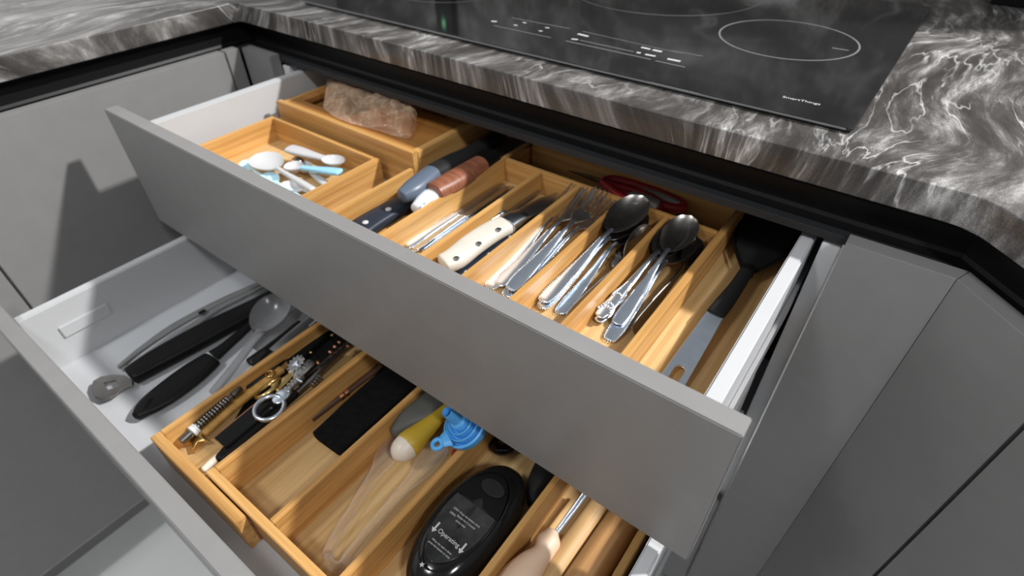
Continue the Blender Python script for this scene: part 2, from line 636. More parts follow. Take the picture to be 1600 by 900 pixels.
def text_mesh(name, body, size, mat, parent, world, ext=0.00015):
    cu = bpy.data.curves.new(name, 'FONT')
    cu.body = body
    cu.size = size
    cu.extrude = ext
    cu.align_x = 'CENTER'
    cu.align_y = 'CENTER'
    tmp = bpy.data.objects.new('tmp', cu)
    COL.objects.link(tmp)
    dg = bpy.context.evaluated_depsgraph_get()
    me = bpy.data.meshes.new_from_object(tmp.evaluated_get(dg))
    bpy.data.objects.remove(tmp)
    bpy.data.curves.remove(cu)
    me.materials.clear()
    return link(name, me, mat, parent, world)


# ---------------------------------------------------------------- setting
FLOOR_Z = -0.885
tag(box('floor', (-0.7, 3.0, -2.6, 1.6, FLOOR_Z - 0.05, FLOOR_Z), M['floor'], bevel=0), kind='structure')
tag(box('wall_back', (-0.75, 1.3, 0.70, 0.80, FLOOR_Z, 1.2), M['paint'], bevel=0), kind='structure')
tag(box('trim_backsplash', (-0.648, 1.3, 0.685, 0.6995, 0.0005, 0.62), M['stone_wall'], bevel=0.001), kind='structure')
tag(box('wall_left', (-0.75, -0.655, -2.6, 0.70, FLOOR_Z, 1.2), M['paint'], bevel=0), kind='structure')

# worktop: one slab with an inner corner at the left and a rounded 45 degree corner at the right
T = 0.0284


def arc(c, r, a0, a1, n):
    return [(c[0] + r * math.cos(a0 + (a1 - a0) * i / n), c[1] + r * math.sin(a0 + (a1 - a0) * i / n)) for i in range(n + 1)]


rr = 0.045
k = rr * math.tan(PI / 8)
cx = 1.004 - k
out = [(-0.65, -1.6), (0, -1.6)] + arc((0.012, -0.012), 0.012, PI, PI / 2, 5)
# concave turn towards the room: the front edge bends from +x to (+x,-y) around a centre at y=-rr below
out += [(1.004 - k + rr * math.sin(a), -rr + rr * math.cos(a)) for a in [i * PI / 4 / 6 for i in range(7)]]
out += [(1.36, -0.356), (1.36, -1.6), (2.0, -1.6), (2.0, 0.684), (-0.65, 0.684)]
wt = prism('countertop', out, -T, 0.0, M['stone'], bevel=0.0015)
tag(wt, 'dark grey stone worktop with pale streaky veins running round the corner', 'countertop')

# black finger-grip channel under the worktop edge, one length per run
PROF = [(0.000, -T - 0.0003), (0.030, -T - 0.0003), (0.030, -0.0745), (-0.0075, -0.0705), (-0.0075, -0.0642), (0.004, -0.0646),
        (0.014, -0.0655), (0.0185, -0.0640), (0.0205, -0.0605), (0.021, -0.054), (0.021, -0.040), (0.014, -0.0325), (0.004, -0.031)]


def channel(name, A, B, nin, label, mA, mB):
    """profile swept from A to B; nin points inwards; mA/mB mitre slopes at the ends"""
    A, B, nin = Vector(A), Vector(B), Vector(nin)
    d = (B - A).normalized()
    bm = bmesh.new()
    rings = []
    for P, s in ((A, mA), (B, mB)):
        rings.append([P + nin * u + d * (u * s) + Vector((0, 0, z)) for u, z in PROF])
    loft_bm(bm, rings)
    root = thing(name, label, 'handle', A)
    ch = mesh_from('channel', bm, M['black_alu'], root, angle=25)
    bm = bmesh.new()
    rings = []
    for P, s in ((A, mA), (B, mB)):
        rings.append([P + nin * u + d * (u * s) + Vector((0, 0, z)) for u, z in
                      [(-0.0083, -0.0709), (-0.0083, -0.0636), (-0.0077, -0.0632), (0.0035, -0.0636), (0.0035, -0.0640), (-0.0072, -0.0640), (-0.0072, -0.0709)]])
    loft_bm(bm, rings)
    mesh_from('lip', bm, M['lip'], root, angle=25)
    return root


r2 = math.sqrt(0.5)
channel('handle_rail', (0.0, 0, 0), (1.004, 0, 0), (0, 1, 0), 'long black grip channel under the worktop edge above the drawers', -1, math.tan(PI / 8))
channel('handle_rail', (0, -1.5, 0), (0, 0, 0), (-1, 0, 0), 'black grip channel under the worktop of the left arm', 0, 1)
channel('handle_rail', (1.0045, 0, 0), (1.359, -0.3545, 0), (r2, r2, 0), 'black grip channel on the angled corner at right', -math.tan(PI / 8), 0)

# ---------------------------------------------------------------- cabinets
YF, YB = -0.0259, -0.0086
ZT = -0.0582
cab = thing('base_cabinet', 'white drawer cabinet carcass under the cooktop, with side panel edge beside drawers', 'cabinet', (0.5, 0.3, FLOOR_Z))
box('side_panel', (0.9115, 0.9275, -0.0075, 0.60, -0.80, -0.0760), M['white_board'], cab, 0.0008)
box('side_panel', (0.1010, 0.1170, -0.0075, 0.60, -0.80, -0.0760), M['white_board'], cab, 0.0008)
box('back_panel', (0.117, 0.9115, 0.585, 0.60, -0.80, -0.0760), M['dark_inside'], cab, 0)
box('bottom_panel', (0.117, 0.9115, 0.0, 0.585, -0.80, -0.784), M['white_board'], cab, 0)
box('plinth', (-0.04, 1.0, 0.05, 0.065, FLOOR_Z, -0.80), M['gray'], cab, 0)
box('drawer_front', (0.1042, 0.9257, YF, YB, -0.78, -0.508), M['gray'], cab, 0.0008)

MT = 0.0173 * math.tan(PI / 8)
fp = prism('filler_panel', [(0.9293, YF), (1.0109, YF), (1.0109 + MT, YB), (0.9293, YB)], -0.78, ZT, M['gray'], bevel=0.0006)
tag(fp, 'narrow vertical grey filler panel right of the open drawers', 'panel')
lf = thing('corner_filler', 'dark grey L-shaped corner post in the inner corner left of the drawers', 'panel', (0.05, YF, -0.78))
box('filler_strip', (0.0265, 0.1015, YF, YB, -0.78, ZT), M['gray'], lf, 0.0008)
box('filler_strip', (0.0086, 0.0259, -0.0535, -0.0300, -0.78, ZT), M['gray'], lf, 0.0008)

lc = thing('base_cabinet', 'grey fronted cabinet run of the left worktop arm with two tall doors', 'cabinet', (-0.2, -0.8, FLOOR_Z))
box('body', (-0.60, 0.0080, -1.55, -0.056, -0.80, -0.0760), M['white_board'], lc, 0)
box('door', (0.0086, 0.0259, -0.4526, -0.0560, -0.78, ZT), M['gray'], lc, 0.0008)
box('door', (0.0086, 0.0259, -1.05, -0.4556, -0.78, ZT), M['gray'], lc, 0.0008)
box('plinth', (-0.06, -0.045, -1.55, 0.05, FLOOR_Z, -0.80), M['gray'], lc, 0)

# angled corner cabinet at the right
rc = thing('base_cabinet', 'grey angled corner cabinet at the right with flush panels', 'cabinet', (1.2, -0.05, FLOOR_Z))
R45 = Matrix.Rotation(-PI / 4, 4, 'Z')
O45 = Vector((1.0112, YF, 0))


def diag_box(name, s0, s1, z0, z1, mat, d0=0.0, d1=0.0173):
    d = Vector((r2, -r2, 0))
    n = Vector((r2, r2, 0))
    c = O45 + d * ((s0 + s1) / 2) + n * ((d0 + d1) / 2)
    w = s1 - s0
    o = box(name, (c.x - w / 2, c.x + w / 2, c.y - (d1 - d0) / 2, c.y + (d1 - d0) / 2, z0, z1), mat, rc, 0.0008, R45)
    return o


d_ = Vector((r2, -r2, 0))
n_ = Vector((r2, r2, 0))
q0, q1, q2 = O45 + d_ * 0.0003, O45 + d_ * 0.1000, O45 + d_ * 0.1000 + n_ * 0.0173
q3 = O45 + n_ * 0.0173 - d_ * (MT - 0.0003)
prism('panel', [(q.x, q.y) for q in (q0, q1, q2, q3)], -0.78, ZT, M['gray'], rc, bevel=0.0006)
diag_box('door', 0.1028, 0.46, -0.78, ZT, M['gray'])
diag_box('body', 0.02, 0.45, -0.80, -0.076, M['dark_inside'], 0.0185, 0.30)

# black appliance standing at the back of the worktop
ap = prism('appliance', [(0.962, 0.664), (1.25, 0.656), (1.25, 0.682), (0.965, 0.683)], 0.0005, 0.03, M['black'], bevel=0.002)
tag(ap, 'black appliance foot standing on the worktop against the backsplash', 'appliance')

wd = thing('wall_device', 'black wall device with a green light on the backsplash, mirrored in the cooktop', 'device', (-0.175, 0.684, 0.12))
box('housing', (-0.205, -0.140, 0.662, 0.6845, 0.10, 0.30), M['black_gloss'], wd, 0.004)
box('green_light', (-0.178, -0.170, 0.6605, 0.6618, 0.205, 0.222), M['green'], wd, 0.0)

# ---------------------------------------------------------------- cooktop
ck = thing('cooktop', 'flat black glass induction cooktop set on the stone worktop', 'cooktop', (0.5, 0.3, 0))
X0, X1, Y0, Y1 = 0.0953, 0.8953, 0.0574, 0.575


def rrect(x0, x1, y0, y1, r, n=5):
    return (arc((x0 + r, y0 + r), r, PI, 1.5 * PI, n) + arc((x1 - r, y0 + r), r, 1.5 * PI, 2 * PI, n) +
            arc((x1 - r, y1 - r), r, 0, 0.5 * PI, n) + arc((x0 + r, y1 - r), r, 0.5 * PI, PI, n))


plate = prism('glass_plate', rrect(X0, X1, Y0, Y1, 0.006), 0.0022, 0.0052, M['hob'], ck, bevel=0.0009)
box('bevel_highlight', (X0 + 0.006, X1 - 0.006, Y0 - 0.0011, Y0 - 0.0001, 0.0030, 0.0049), M['edge'], ck, 0.0004)  # thin pale strip added to imitate the highlight on the front bevel
prism('frame', rrect(X0 + 0.002, X1 - 0.002, Y0 + 0.002, Y1 - 0.002, 0.006), 0.0002, 0.0022, M['hob_edge'], ck)
ZH = 0.0052


def ring_print(c, r, w=0.0022):
    bm = bmesh.new()
    n = 96
    vs = []
    for i in range(n):
        a = 2 * PI * i / n
        vs.append([bm.verts.new((c[0] + (r + q) * math.cos(a), c[1] + (r + q) * math.sin(a), z)) for q, z in
                   ((-w / 2, ZH), (-w / 2, ZH + 0.0001), (w / 2, ZH + 0.0001), (w / 2, ZH))])
    for i in range(n):
        a, b = vs[i], vs[(i + 1) % n]
        for q in range(3):
            bm.faces.new((a[q], a[q + 1], b[q + 1], b[q]))
    mesh_from('burner_ring', bm, M['print'], plate)


ring_print((0.768, 0.296), 0.083)
ring_print((0.532, 0.443), 0.152)
ring_print((0.231, 0.257), 0.101)


def line_print(p, q, w, mat='print'):
    a, b = at(p, ZH), at(q, ZH)
    L = (b - a).length
    w *= 1.5
    m = frame(a, b)
    bm = bmesh.new()
    bmesh.ops.create_cube(bm, size=1)
    bmesh.ops.scale(bm, vec=(L, w, 0.0002), verts=bm.verts)
    mesh_from('marking', bm, M[mat], plate, m @ Matrix.Translation((L / 2, 0, 0.0001)))


for p, q, w in [((800, 28), (891, 45), .0009), ((771, 40), (861, 59), .0009), ((910, 49), (1066, 84), .0007), ((906, 63), (990, 81), .0011),
                ((884, 64), (1017, 93), .0012), ((1024, 95), (1070, 105), .0012), ((1050, 79), (1098, 88), .0008), ((1300, 75), (1326, 79), .0016),
                ((1164, 7), (1184, 9), .0016)]:
    line_print(p, q, w)
for p, q, w in [((768, 33), (776, 34), .003), ((803, 39), (808, 40), .002), ((817, 35), (822, 36), .002), ((852, 43), (858, 44), .002), ((842, 48), (847, 49), .002),
                ((903, 53), (919, 57), .0032), ((893, 61), (903, 62), .0028), ((1002, 74), (1016, 77), .0028), ((1020, 78), (1034, 81), .0032),
                ((995, 82), (1001, 83), .0028), ((1008, 85), (1024, 88), .0028), ((1043, 92), (1063, 96), .0032)]:
    line_print(p, q, w, 'print_light')
ta, tb = at((1229, 152.5), ZH), at((1275.5, 162), ZH)
tm = frame(ta, tb)
tm.translation = (ta + tb) / 2
text_mesh('lettering', 'SmartThings', 0.0072, M['print_light'], plate, tm)

# ---------------------------------------------------------------- drawers
XL, XR, TH = 0.1042, 0.9257, 0.0173


def drawer(yf, zt, zb, zs, zfl, sl, sr, label):
    d = thing('drawer', label, 'drawer', (0.5, yf + 0.2, zb))
    box('front_panel', (XL, XR, yf, yf + TH, zb, zt), M['gray'], d, 0.0009)
    yb = yf + TH + 0.46
    box('side_panel', (sl, sl + 0.0135, yf + TH + 0.0002, yb, zfl - 0.012, zs), M['white'], d, 0.0014)
    box('side_panel', (sr - 0.0125, sr, yf + TH + 0.0002, yb, zfl - 0.012, zs), M['white'], d, 0.0014)
    box('base_panel', (sl + 0.0136, sr - 0.0126, yf + TH + 0.0002, yb, zfl - 0.012, zfl), M['drawer_floor'], d, 0)
    box('back_panel', (sl + 0.0136, sr - 0.0126, yb - 0.012, yb, zfl + 0.0002, zs), M['white'], d, 0.001)
    box('runner', (sr + 0.0002, sr + 0.0045, yf + TH + 0.03, yb, zfl - 0.010, zfl + 0.025), M['runner'], d, 0.001)
    box('runner', (sl - 0.0045, sl - 0.0002, yf + TH + 0.03, yb, zfl - 0.010, zfl + 0.025), M['runner'], d, 0.001)
    return d


D1Z, D2Z = -0.155, -0.338
SL, SR = 0.1345, 0.9045
d1 = drawer(-0.2718, ZT, -0.2265, -0.078, D1Z, SL, SR, 'upper pulled-out drawer with white sides and plain grey front')
d2 = drawer(-0.4999, -0.2295, -0.505, -0.2475, D2Z, SL, SR, 'lower pulled-out drawer with white sides, holding utensils below the upper one')
# cover cap on the inside of the lower drawer's left side
box('cover_cap', (SL + 0.0136, SL + 0.0165, -0.452, -0.392, -0.298, -0.280), M['white'], d2, 0.0008)

# ---------------------------------------------------------------- bamboo boxes and trays
F1 = D1Z + 0.0055   # bottoms of the trays in the upper drawer
TZ = -0.118


def walls(root, specs, mat_x='wood_x', mat_y='wood_y'):
    for nm, b in specs:
        along_x = (b[1] - b[0]) > (b[3] - b[2])
        box(nm, b, M[mat_x if along_x else mat_y], root, 0.0009)


yfront = -0.2718 + TH + 0.0012
b1 = thing('bamboo_box', 'small open bamboo box holding toddler spoons at the left front of the upper drawer', 'box', (0.27, -0.16, D1Z))
bx0, bx1, by0, by1, bz = 0.1660, 0.3980, yfront, -0.0830, -0.1165
walls(b1, [('side_wall', (bx0, bx0 + 0.008, by0, by1, D1Z + .0003, bz)), ('side_wall', (bx1 - 0.008, bx1, by0, by1, D1Z + .0003, bz)),
           ('end_wall', (bx0 + 0.0081, bx1 - 0.0081, by1 - 0.008, by1, D1Z + .0003, bz)), ('end_wall', (bx0 + 0.0081, bx1 - 0.0081, by0, by0 + 0.008, D1Z + .0003, bz))])
box('bottom', (bx0 + 0.0081, bx1 - 0.0081, by0 + 0.0081, by1 - 0.0081, D1Z + .0003, D1Z + 0.005), M['floor_y'], b1, 0)

b2 = thing('bamboo_box', 'larger bamboo box with a recessed deck behind the small box', 'box', (0.3, 0.05, D1Z))
cx0, cx1, cy0, cy1, cz = 0.1690, 0.4500, -0.0750, 0.185, -0.0965
walls(b2, [('front_wall', (cx0, cx1, cy0, cy0 + 0.010, D1Z + .0003, cz)), ('side_wall', (cx0, cx0 + 0.010, cy0 + 0.0101, cy1, D1Z + .0003, cz - 0.003)),
           ('side_wall', (cx1 - 0.010, cx1, cy0 + 0.0101, cy1, D1Z + .0003, cz - 0.003)), ('end_wall', (cx0 + .0101, cx1 - .0101, cy1 - 0.010, cy1, D1Z + .0003, cz - 0.003))])
# deck with two openings: build as planks round the openings
dz0, dz1 = cz - 0.011, cz - 0.0036
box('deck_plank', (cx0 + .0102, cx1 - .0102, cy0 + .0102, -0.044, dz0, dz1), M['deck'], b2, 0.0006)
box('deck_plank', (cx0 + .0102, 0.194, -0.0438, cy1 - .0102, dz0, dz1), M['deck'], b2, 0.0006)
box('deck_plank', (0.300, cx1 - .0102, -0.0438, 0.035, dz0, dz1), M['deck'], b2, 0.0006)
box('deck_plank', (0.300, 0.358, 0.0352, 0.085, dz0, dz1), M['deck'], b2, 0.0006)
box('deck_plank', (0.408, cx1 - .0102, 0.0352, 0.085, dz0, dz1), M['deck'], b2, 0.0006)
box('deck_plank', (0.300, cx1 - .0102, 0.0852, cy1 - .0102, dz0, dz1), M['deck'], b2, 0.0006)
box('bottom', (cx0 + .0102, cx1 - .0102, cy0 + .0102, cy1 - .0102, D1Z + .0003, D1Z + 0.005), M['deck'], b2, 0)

tr = thing('cutlery_tray', 'expandable bamboo cutlery tray with many slots in the upper drawer', 'tray', (0.66, -0.1, D1Z))
ti = yfront
zb_ = D1Z + .0003
XS = [0.5290, 0.5880, 0.6450, 0.7035, 0.7605]  # divider right-hand faces
for i, x in enumerate(XS):
    w = 0.0075
    if i == 0:
        box('divider', (x - w, x, ti, 0.072, zb_, TZ), M['wood_y'], tr, 0.0009)
    else:
        box('divider', (x - 0.0065, x, ti + 0.0082, 0.0128, F1 + .0001, TZ), M['wood_y'], tr, 0.0009)
box('divider', (0.8140, 0.8220, ti, 0.082, zb_, TZ), M['wood_y'], tr, 0.0009)
box('front_wall', (0.5292, 0.8138, ti, ti + 0.008, zb_, TZ), M['wood_x'], tr, 0.0009)
box('cross_wall', (0.5292, 0.8138, 0.0130, 0.0200, F1 + .0001, TZ), M['wood_x'], tr, 0.0009)
box('back_wall', (0.5292, 0.8138, 0.0735, 0.0815, zb_, TZ), M['wood_x'], tr, 0.0009)
box('bottom', (0.5292, 0.8138, ti + 0.0082, 0.0733, zb_, F1), M['floor_y'], tr, 0)
# left wing
box('side_wall', (0.4440, 0.4505, ti, -0.0755, zb_, TZ), M['wood_y'], tr, 0.0009)
box('bottom', (0.4512, 0.5213, ti + 0.0082, 0.12, zb_, F1 - .0005), M['wood_y'], tr, 0)
box('front_wall', (0.4507, 0.5213, ti, ti + 0.008, zb_, TZ), M['wood_x'], tr, 0.0009)
box('back_wall', (0.4512, 0.5213, 0.1202, 0.128, zb_, TZ), M['wood_x'], tr, 0.0009)
# right wing
box('side_wall', (0.8845, 0.8910, ti, 0.178, zb_, TZ - 0.022), M['wood_y'], tr, 0.0009)
box('bottom', (0.8222, 0.8843, ti + 0.0082, 0.17, zb_, F1 - .0005), M['floor_y'], tr, 0)
box('front_wall', (0.8222, 0.8843, ti, ti + 0.008, zb_, TZ - 0.01), M['wood_x'], tr, 0.0009)
box('back_wall', (0.8222, 0.8843, 0.1702, 0.178, zb_, TZ), M['wood_x'], tr, 0.0009)

# lower drawer tray
F2 = D2Z + 0.0055
zb2 = D2Z + .0003
T2 = -0.285
tr2 = thing('utensil_tray', 'expandable bamboo utensil tray with long slots in the lower drawer', 'tray', (0.65, -0.25, D2Z))
yE = -0.02
box('front_wall', (0.4945, 0.8845, -0.4510, -0.4420, zb2, T2), M['wood_x'], tr2, 0.0009)
box('side_wall', (0.4945, 0.5035, -0.4418, yE, zb2, T2), M['wood_y'], tr2, 0.0009)
for x in (0.5975, 0.6915, 0.7905):
    box('divider', (x - 0.0075, x, -0.4418, yE, F2 + .0001, T2), M['wood_y'], tr2, 0.0009)
box('side_wall', (0.8770, 0.8845, -0.4418, yE, zb2, T2), M['wood_y'], tr2, 0.0009)
box('bottom', (0.5037, 0.8768, -0.4418, yE, zb2, F2), M['floor_y'], tr2, 0)
box('back_wall', (0.4945, 0.8845, yE + .0002, yE + 0.008, zb2, T2), M['wood_x'], tr2, 0.0009)
# wing sliding out at the left
box('front_wall', (0.4060, 0.5680, -0.4640, -0.4530, zb2, T2 - 0.0005), M['wood_x'], tr2, 0.0009)
box('side_wall', (0.4060, 0.4140, -0.4528, yE, zb2, T2 - 0.0005), M['wood_y'], tr2, 0.0009)
box('bottom', (0.4142, 0.4943, -0.4528, yE, -0.324, -0.3195), M['floor_y'], tr2, 0)
box('back_wall', (0.4142, 0.4943, yE + .0002, yE + 0.008, zb2, T2 - 0.0005), M['wood_x'], tr2, 0.0009)
box('stop_block', (0.5560, 0.5680, -0.4528, -0.4513, zb2, T2 - 0.012), M['redwood'], tr2, 0)

#@@ITEMS
# ---------------------------------------------------------------- cutlery prototypes (local x from handle end to tip)


def handle_profile(L, kind):
    if kind == 'fork':
        return [(0.004, 0, 0.0006, 0.0078, 0.0011), (0.02, 0, 0.0006, 0.0092, 0.0013), (0.05, 0, 0.001, 0.0074, 0.0015), (0.085, 0, 0.003, 0.0048, 0.0017),
                (0.112, 0, 0.0055, 0.0033, 0.0019), (0.135, 0, 0.0055, 0.0032, 0.0020)]
    return [(0.004, 0, 0.0006, 0.0078, 0.0011), (0.02, 0, 0.0006, 0.0092, 0.0013), (0.05, 0, 0.001, 0.0074, 0.0015), (0.085, 0, 0.003, 0.0048, 0.0017),
            (0.112, 0, 0.0055, 0.0034, 0.0020), (0.138, 0, 0.0052, 0.0034, 0.0020)]


def bead_bm(bm, keys, x_end, step=0.0025, r=0.00105, seg_inset=0.0005):
    st = catmull(keys, 40)
    for s in (1, -1):
        last = None
        for p in st:
            if p[0] > x_end:
                break
            q = Vector((p[0], s * (p[3] - seg_inset), p[2] + p[4] * 0.7))
            if last is None or (q - last).length >= step:
                ball_bm(bm, q, r, 1)
                last = q
    # beads round the end
    for i in range(7):
        a = PI / 2 + PI * (i + 0.5) / 7
        ball_bm(bm, Vector((0.003 + 0.0050 * math.cos(a), 0.0068 * math.sin(a), 0.0014)), r, 1)


def make_fork(label, group, m4, beads=True):
    root = thing('fork', label, 'fork', group=group, mat4=m4)
    keys = handle_profile(0.2, 'fork')
    hd0 = sweep('handle', keys, M['steel'], root, m4, expo=3.0, seg=14, r0=0.004)
    if beads:
        bm = bmesh.new()
        bead_bm(bm, keys, 0.108)
        mesh_from('bead_trim', bm, M['steel'], hd0, m4, 80)
    bm = bmesh.new()
    sweep_bm(bm, [(0.132, 0, 0.0052, 0.0034, 0.0016), (0.141, 0, 0.0036, 0.0085, 0.0013), (0.150, 0, 0.0022, 0.0117, 0.0011), (0.160, 0, 0.0016, 0.0122, 0.0010)], expo=3, seg=14, n=4)
    for y in (-0.0101, -0.0034, 0.0034, 0.0101):
        sweep_bm(bm, [(0.158, y, 0.0016, 0.0021, 0.0010), (0.172, y * 0.98, 0.0022, 0.0018, 0.0010), (0.188, y * 0.95, 0.0050, 0.0016, 0.0009), (0.203, y * 0.93, 0.0105, 0.0009, 0.0006)], expo=2.5, seg=8, n=4, r1=0.0012)
    mesh_from('head', bm, M['fork_head'], root, m4)
    return root


def bowl_bm(bm, x0, L, W, D, z0, th=0.0011, nu=18, nv=12, tilt=0.05):
    def P(i, j, off):
        u = i / nu
        v = -1 + 2 * j / nv
        w = W * (max(0.0, 1 - (2 * u - 1) ** 2) ** 0.55) * (0.90 + 0.22 * u)
        d = D * (1 - (abs(2 * u - 1)) ** 2.3) * (1 - abs(v) ** 2.2)
        return Vector((x0 + L * u, w * v, z0 + tilt * L * u - d - off))
    for off, flip in ((0, False), (th, True)):
        g = [[bm.verts.new(P(i, j, off)) for j in range(nv + 1)] for i in range(nu + 1)]
        for i in range(nu):
            for j in range(nv):
                f = (g[i][j], g[i + 1][j], g[i + 1][j + 1], g[i][j + 1])
                bm.faces.new(f if not flip else f[::-1])
        if off == 0:
            top = g
        else:
            for i in range(nu):
                for j in (0, nv):
                    bm.faces.new((top[i][j], g[i][j], g[i + 1][j], top[i + 1][j]))
    bmesh.ops.remove_doubles(bm, verts=bm.verts, dist=1e-6)


def make_spoon(label, group, m4, bowl=(0.07, 0.0215, 0.010), beads=True, mat='steel', bmat='bowl', ornate=False, name='spoon'):
    root = thing(name, label, 'spoon', group=group, mat4=m4)
    keys = handle_profile(0.2, 'spoon')
    if ornate:
        keys = [(0.004, 0, 0.0006, 0.0070, 0.0014), (0.018, 0, 0.0006, 0.0095, 0.0016), (0.034, 0, 0.001, 0.0070, 0.0018), (0.046, 0, 0.0015, 0.0085, 0.0018), (0.06, 0, 0.0022, 0.0052, 0.0018), (0.085, 0, 0.003, 0.0040, 0.0018),
                (0.112, 0, 0.0055, 0.0034, 0.0020), (0.138, 0, 0.0052, 0.0034, 0.0020)]
    hd0 = sweep('handle', keys, M[mat], root, m4, expo=3.0, seg=14, r0=0.004)
    if beads:
        bm = bmesh.new()
        bead_bm(bm, keys, 0.118)
        mesh_from('bead_trim', bm, M[mat], hd0, m4, 80)
    if ornate:
        bm = bmesh.new()
        for x, s in ((0.012, 1.3), (0.020, 1.0), (0.040, 0.9)):
            for a in range(7):
                t = a / 6 * PI - PI / 2
                ball_bm(bm, Vector((x + 0.006 * math.cos(t) * s, 0.0062 * math.sin(t) * s, 0.0026)), 0.0017, 1, (1.5, 0.9, 0.9))
        for i in range(9):
            for s in (1, -1):
                ball_bm(bm, Vector((0.040 + i * 0.0035, s * (0.0058 - i * 0.0004), 0.0036)), 0.0017, 1, (1.6, 0.8, 0.8))
        mesh_from('ornament', bm, M[mat], hd0, m4, 70)
    bm = bmesh.new()
    bowl_bm(bm, 0.132, bowl[0], bowl[1], bowl[2], 0.0062)
    mesh_from('bowl', bm, M[bmat], root, m4, 60)
    return root


def make_table_knife(label, group, m4, name='table_knife'):
    root = thing(name, label, 'knife', group=group, mat4=m4)
    keys = [(0.004, 0, 0.002, 0.0075, 0.0022), (0.02, 0, 0.002, 0.0090, 0.0030), (0.06, 0, 0.0025, 0.0068, 0.0032), (0.105, 0, 0.003, 0.0052, 0.0030)]
    hd0 = sweep('handle', keys, M['steel'], root, m4, expo=3.0, seg=14, r0=0.004)
    bm = bmesh.new()
    bead_bm(bm, keys, 0.10)
    mesh_from('bead_trim', bm, M['steel'], hd0, m4, 80)
    sweep('blade', [(0.104, 0, 0.003, 0.0058, 0.0022), (0.116, 0, 0.003, 0.0088, 0.0010), (0.17, 0, 0.003, 0.0095, 0.0008), (0.20, 0.001, 0.003, 0.0088, 0.0007), (0.216, 0.004, 0.003, 0.0045, 0.0006)],
          M['blade'], root, m4, expo=2.5, seg=12, r1=0.003)
    return root


def FR(p, zp, q, zq, roll=0.0, L=0.204):
    """frame from pixel p on level zp to pixel q on level zq, scaled so that a piece of length L spans it"""
    a, b = at(p, zp), at(q, zq)
    return frame(a, b, roll) @ Matrix.Scale((b - a).length / L, 4)


FZ = F1 + 0.0008
# forks
G = 'beaded forks in the fork slot'
f0 = make_fork('beaded fork lying lowest at the left of the fork slot', G, FR((765, 450), FZ + .001, (902, 300), FZ + .020, 0.10))
dup(f0, FR((779, 446), FZ + .0050, (922, 304), FZ + .026, -0.05), 'beaded fork with the rounded bright end on top in the fork slot', G)
dup(f0, FR((791, 463), FZ + .0012, (953, 316), FZ + .020, 0.05), 'beaded fork lying at the right of the fork slot against the divider', G)
dup(f0, FR((797, 452), FZ + .0078, (940, 305), FZ + .027, 0.12), 'fork on top at the right, its handle crossing the others edge up', G)
# table knives, slot 2
G = 'beaded table knives in the narrow knife slot'
k0 = make_table_knife('silver beaded table knife at the left of its slot', G, FR((634, 387), FZ, (790, 291), FZ, 0.2, 0.219))
dup(k0, FR((648, 393), FZ + .004, (798, 293), FZ + .006, -0.35, 0.219), 'silver beaded table knife lying on top in the middle of its slot', G)
dup(k0, FR((664, 396), FZ + .0, (806, 296), FZ + .001, 0.3, 0.219), 'silver beaded table knife at the right of its slot by the divider', G)

# big spoons
G = 'tablespoons stacked in the spoon slot'
BB = (0.078, 0.0225, 0.011)
def FW_(p, zp, B, roll=0.0, L=0.210):
    """frame from pixel p on level zp to the point B, scaled so that a piece of length L spans it"""
    a, b = at(p, zp), Vector(B)
    return frame(a, b, roll) @ Matrix.Scale((b - a).length / L, 4)


s0 = make_spoon('beaded tablespoon on top of the stack with the bowl shining', G, FW_((848, 471), FZ + .008, at((1004, 315), -0.1135)), bowl=BB)
dup(s0, FW_((846, 481), FZ + .003, (0.7245, 0.0100, -0.1200)), 'tablespoon underneath the top one in the spoon slot', G)
dup(s0, FW_((874, 490), FZ + .001, (0.7285, 0.0100, -0.1260), -0.1), 'beaded tablespoon at the right of the stack, its handle end lower down', G)
dup(s0, FW_((886, 500), FZ + .008, (0.7440, -0.0050, -0.1330), 1.1), 'spoon turned on its edge against the right divider of the spoon slot', G)
pl = thing('serving_utensil', 'bronze coloured turned serving utensil under the tablespoon bowl', 'utensil', at((972, 400), FZ))
m4 = frame(at((958, 420), FZ + .007), at((984, 366), FZ + .009))
lathe('grip', [(0, 0.003), (0.004, 0.0062), (0.012, 0.0055), (0.016, 0.0075), (0.020, 0.0048), (0.028, 0.0066), (0.034, 0.0040), (0.05, 0.003), (0.075, 0.002)], M['steel_dark'], pl, m4, 18)

# teaspoons
G = 'spoons in the right-hand spoon slot'
t0 = make_spoon('spoon with leafy ornate handle in the right-hand spoon slot', G, FW_((935, 496), FZ + .010, (0.7790, 0.0080, -0.1210), 0.0, 0.206), bowl=(0.074, 0.0200, 0.010), ornate=True, beads=False)
t1 = make_spoon('plain smooth spoon between the ornate and the beaded one', G, FW_((963, 507), FZ + .006, at((1078, 345), -0.1145), 0.0, 0.206), bowl=(0.074, 0.0215, 0.010), beads=False)
t2 = make_spoon('beaded spoon lying lowest, its end nearest the drawer front', G, FW_((951, 532), FZ + .0005, (0.7860, 0.0080, -0.1270), 0.0, 0.202), bowl=(0.07, 0.0215, 0.010))
t3 = make_spoon('black spoon bowl tucked under the stack at the right divider', G, FW_((990, 521), FZ + .005, (0.7985, 0.0060, -0.1330), 0.8, 0.194), bowl=(0.062, 0.0170, 0.008), beads=False, mat='steel_dark', bmat='black_gloss')
dup(t0, FW_((933, 503), FZ + .003, (0.7770, 0.0060, -0.1270), 0.0, 0.206), 'ornate spoon underneath the top ornate spoon at left', G)

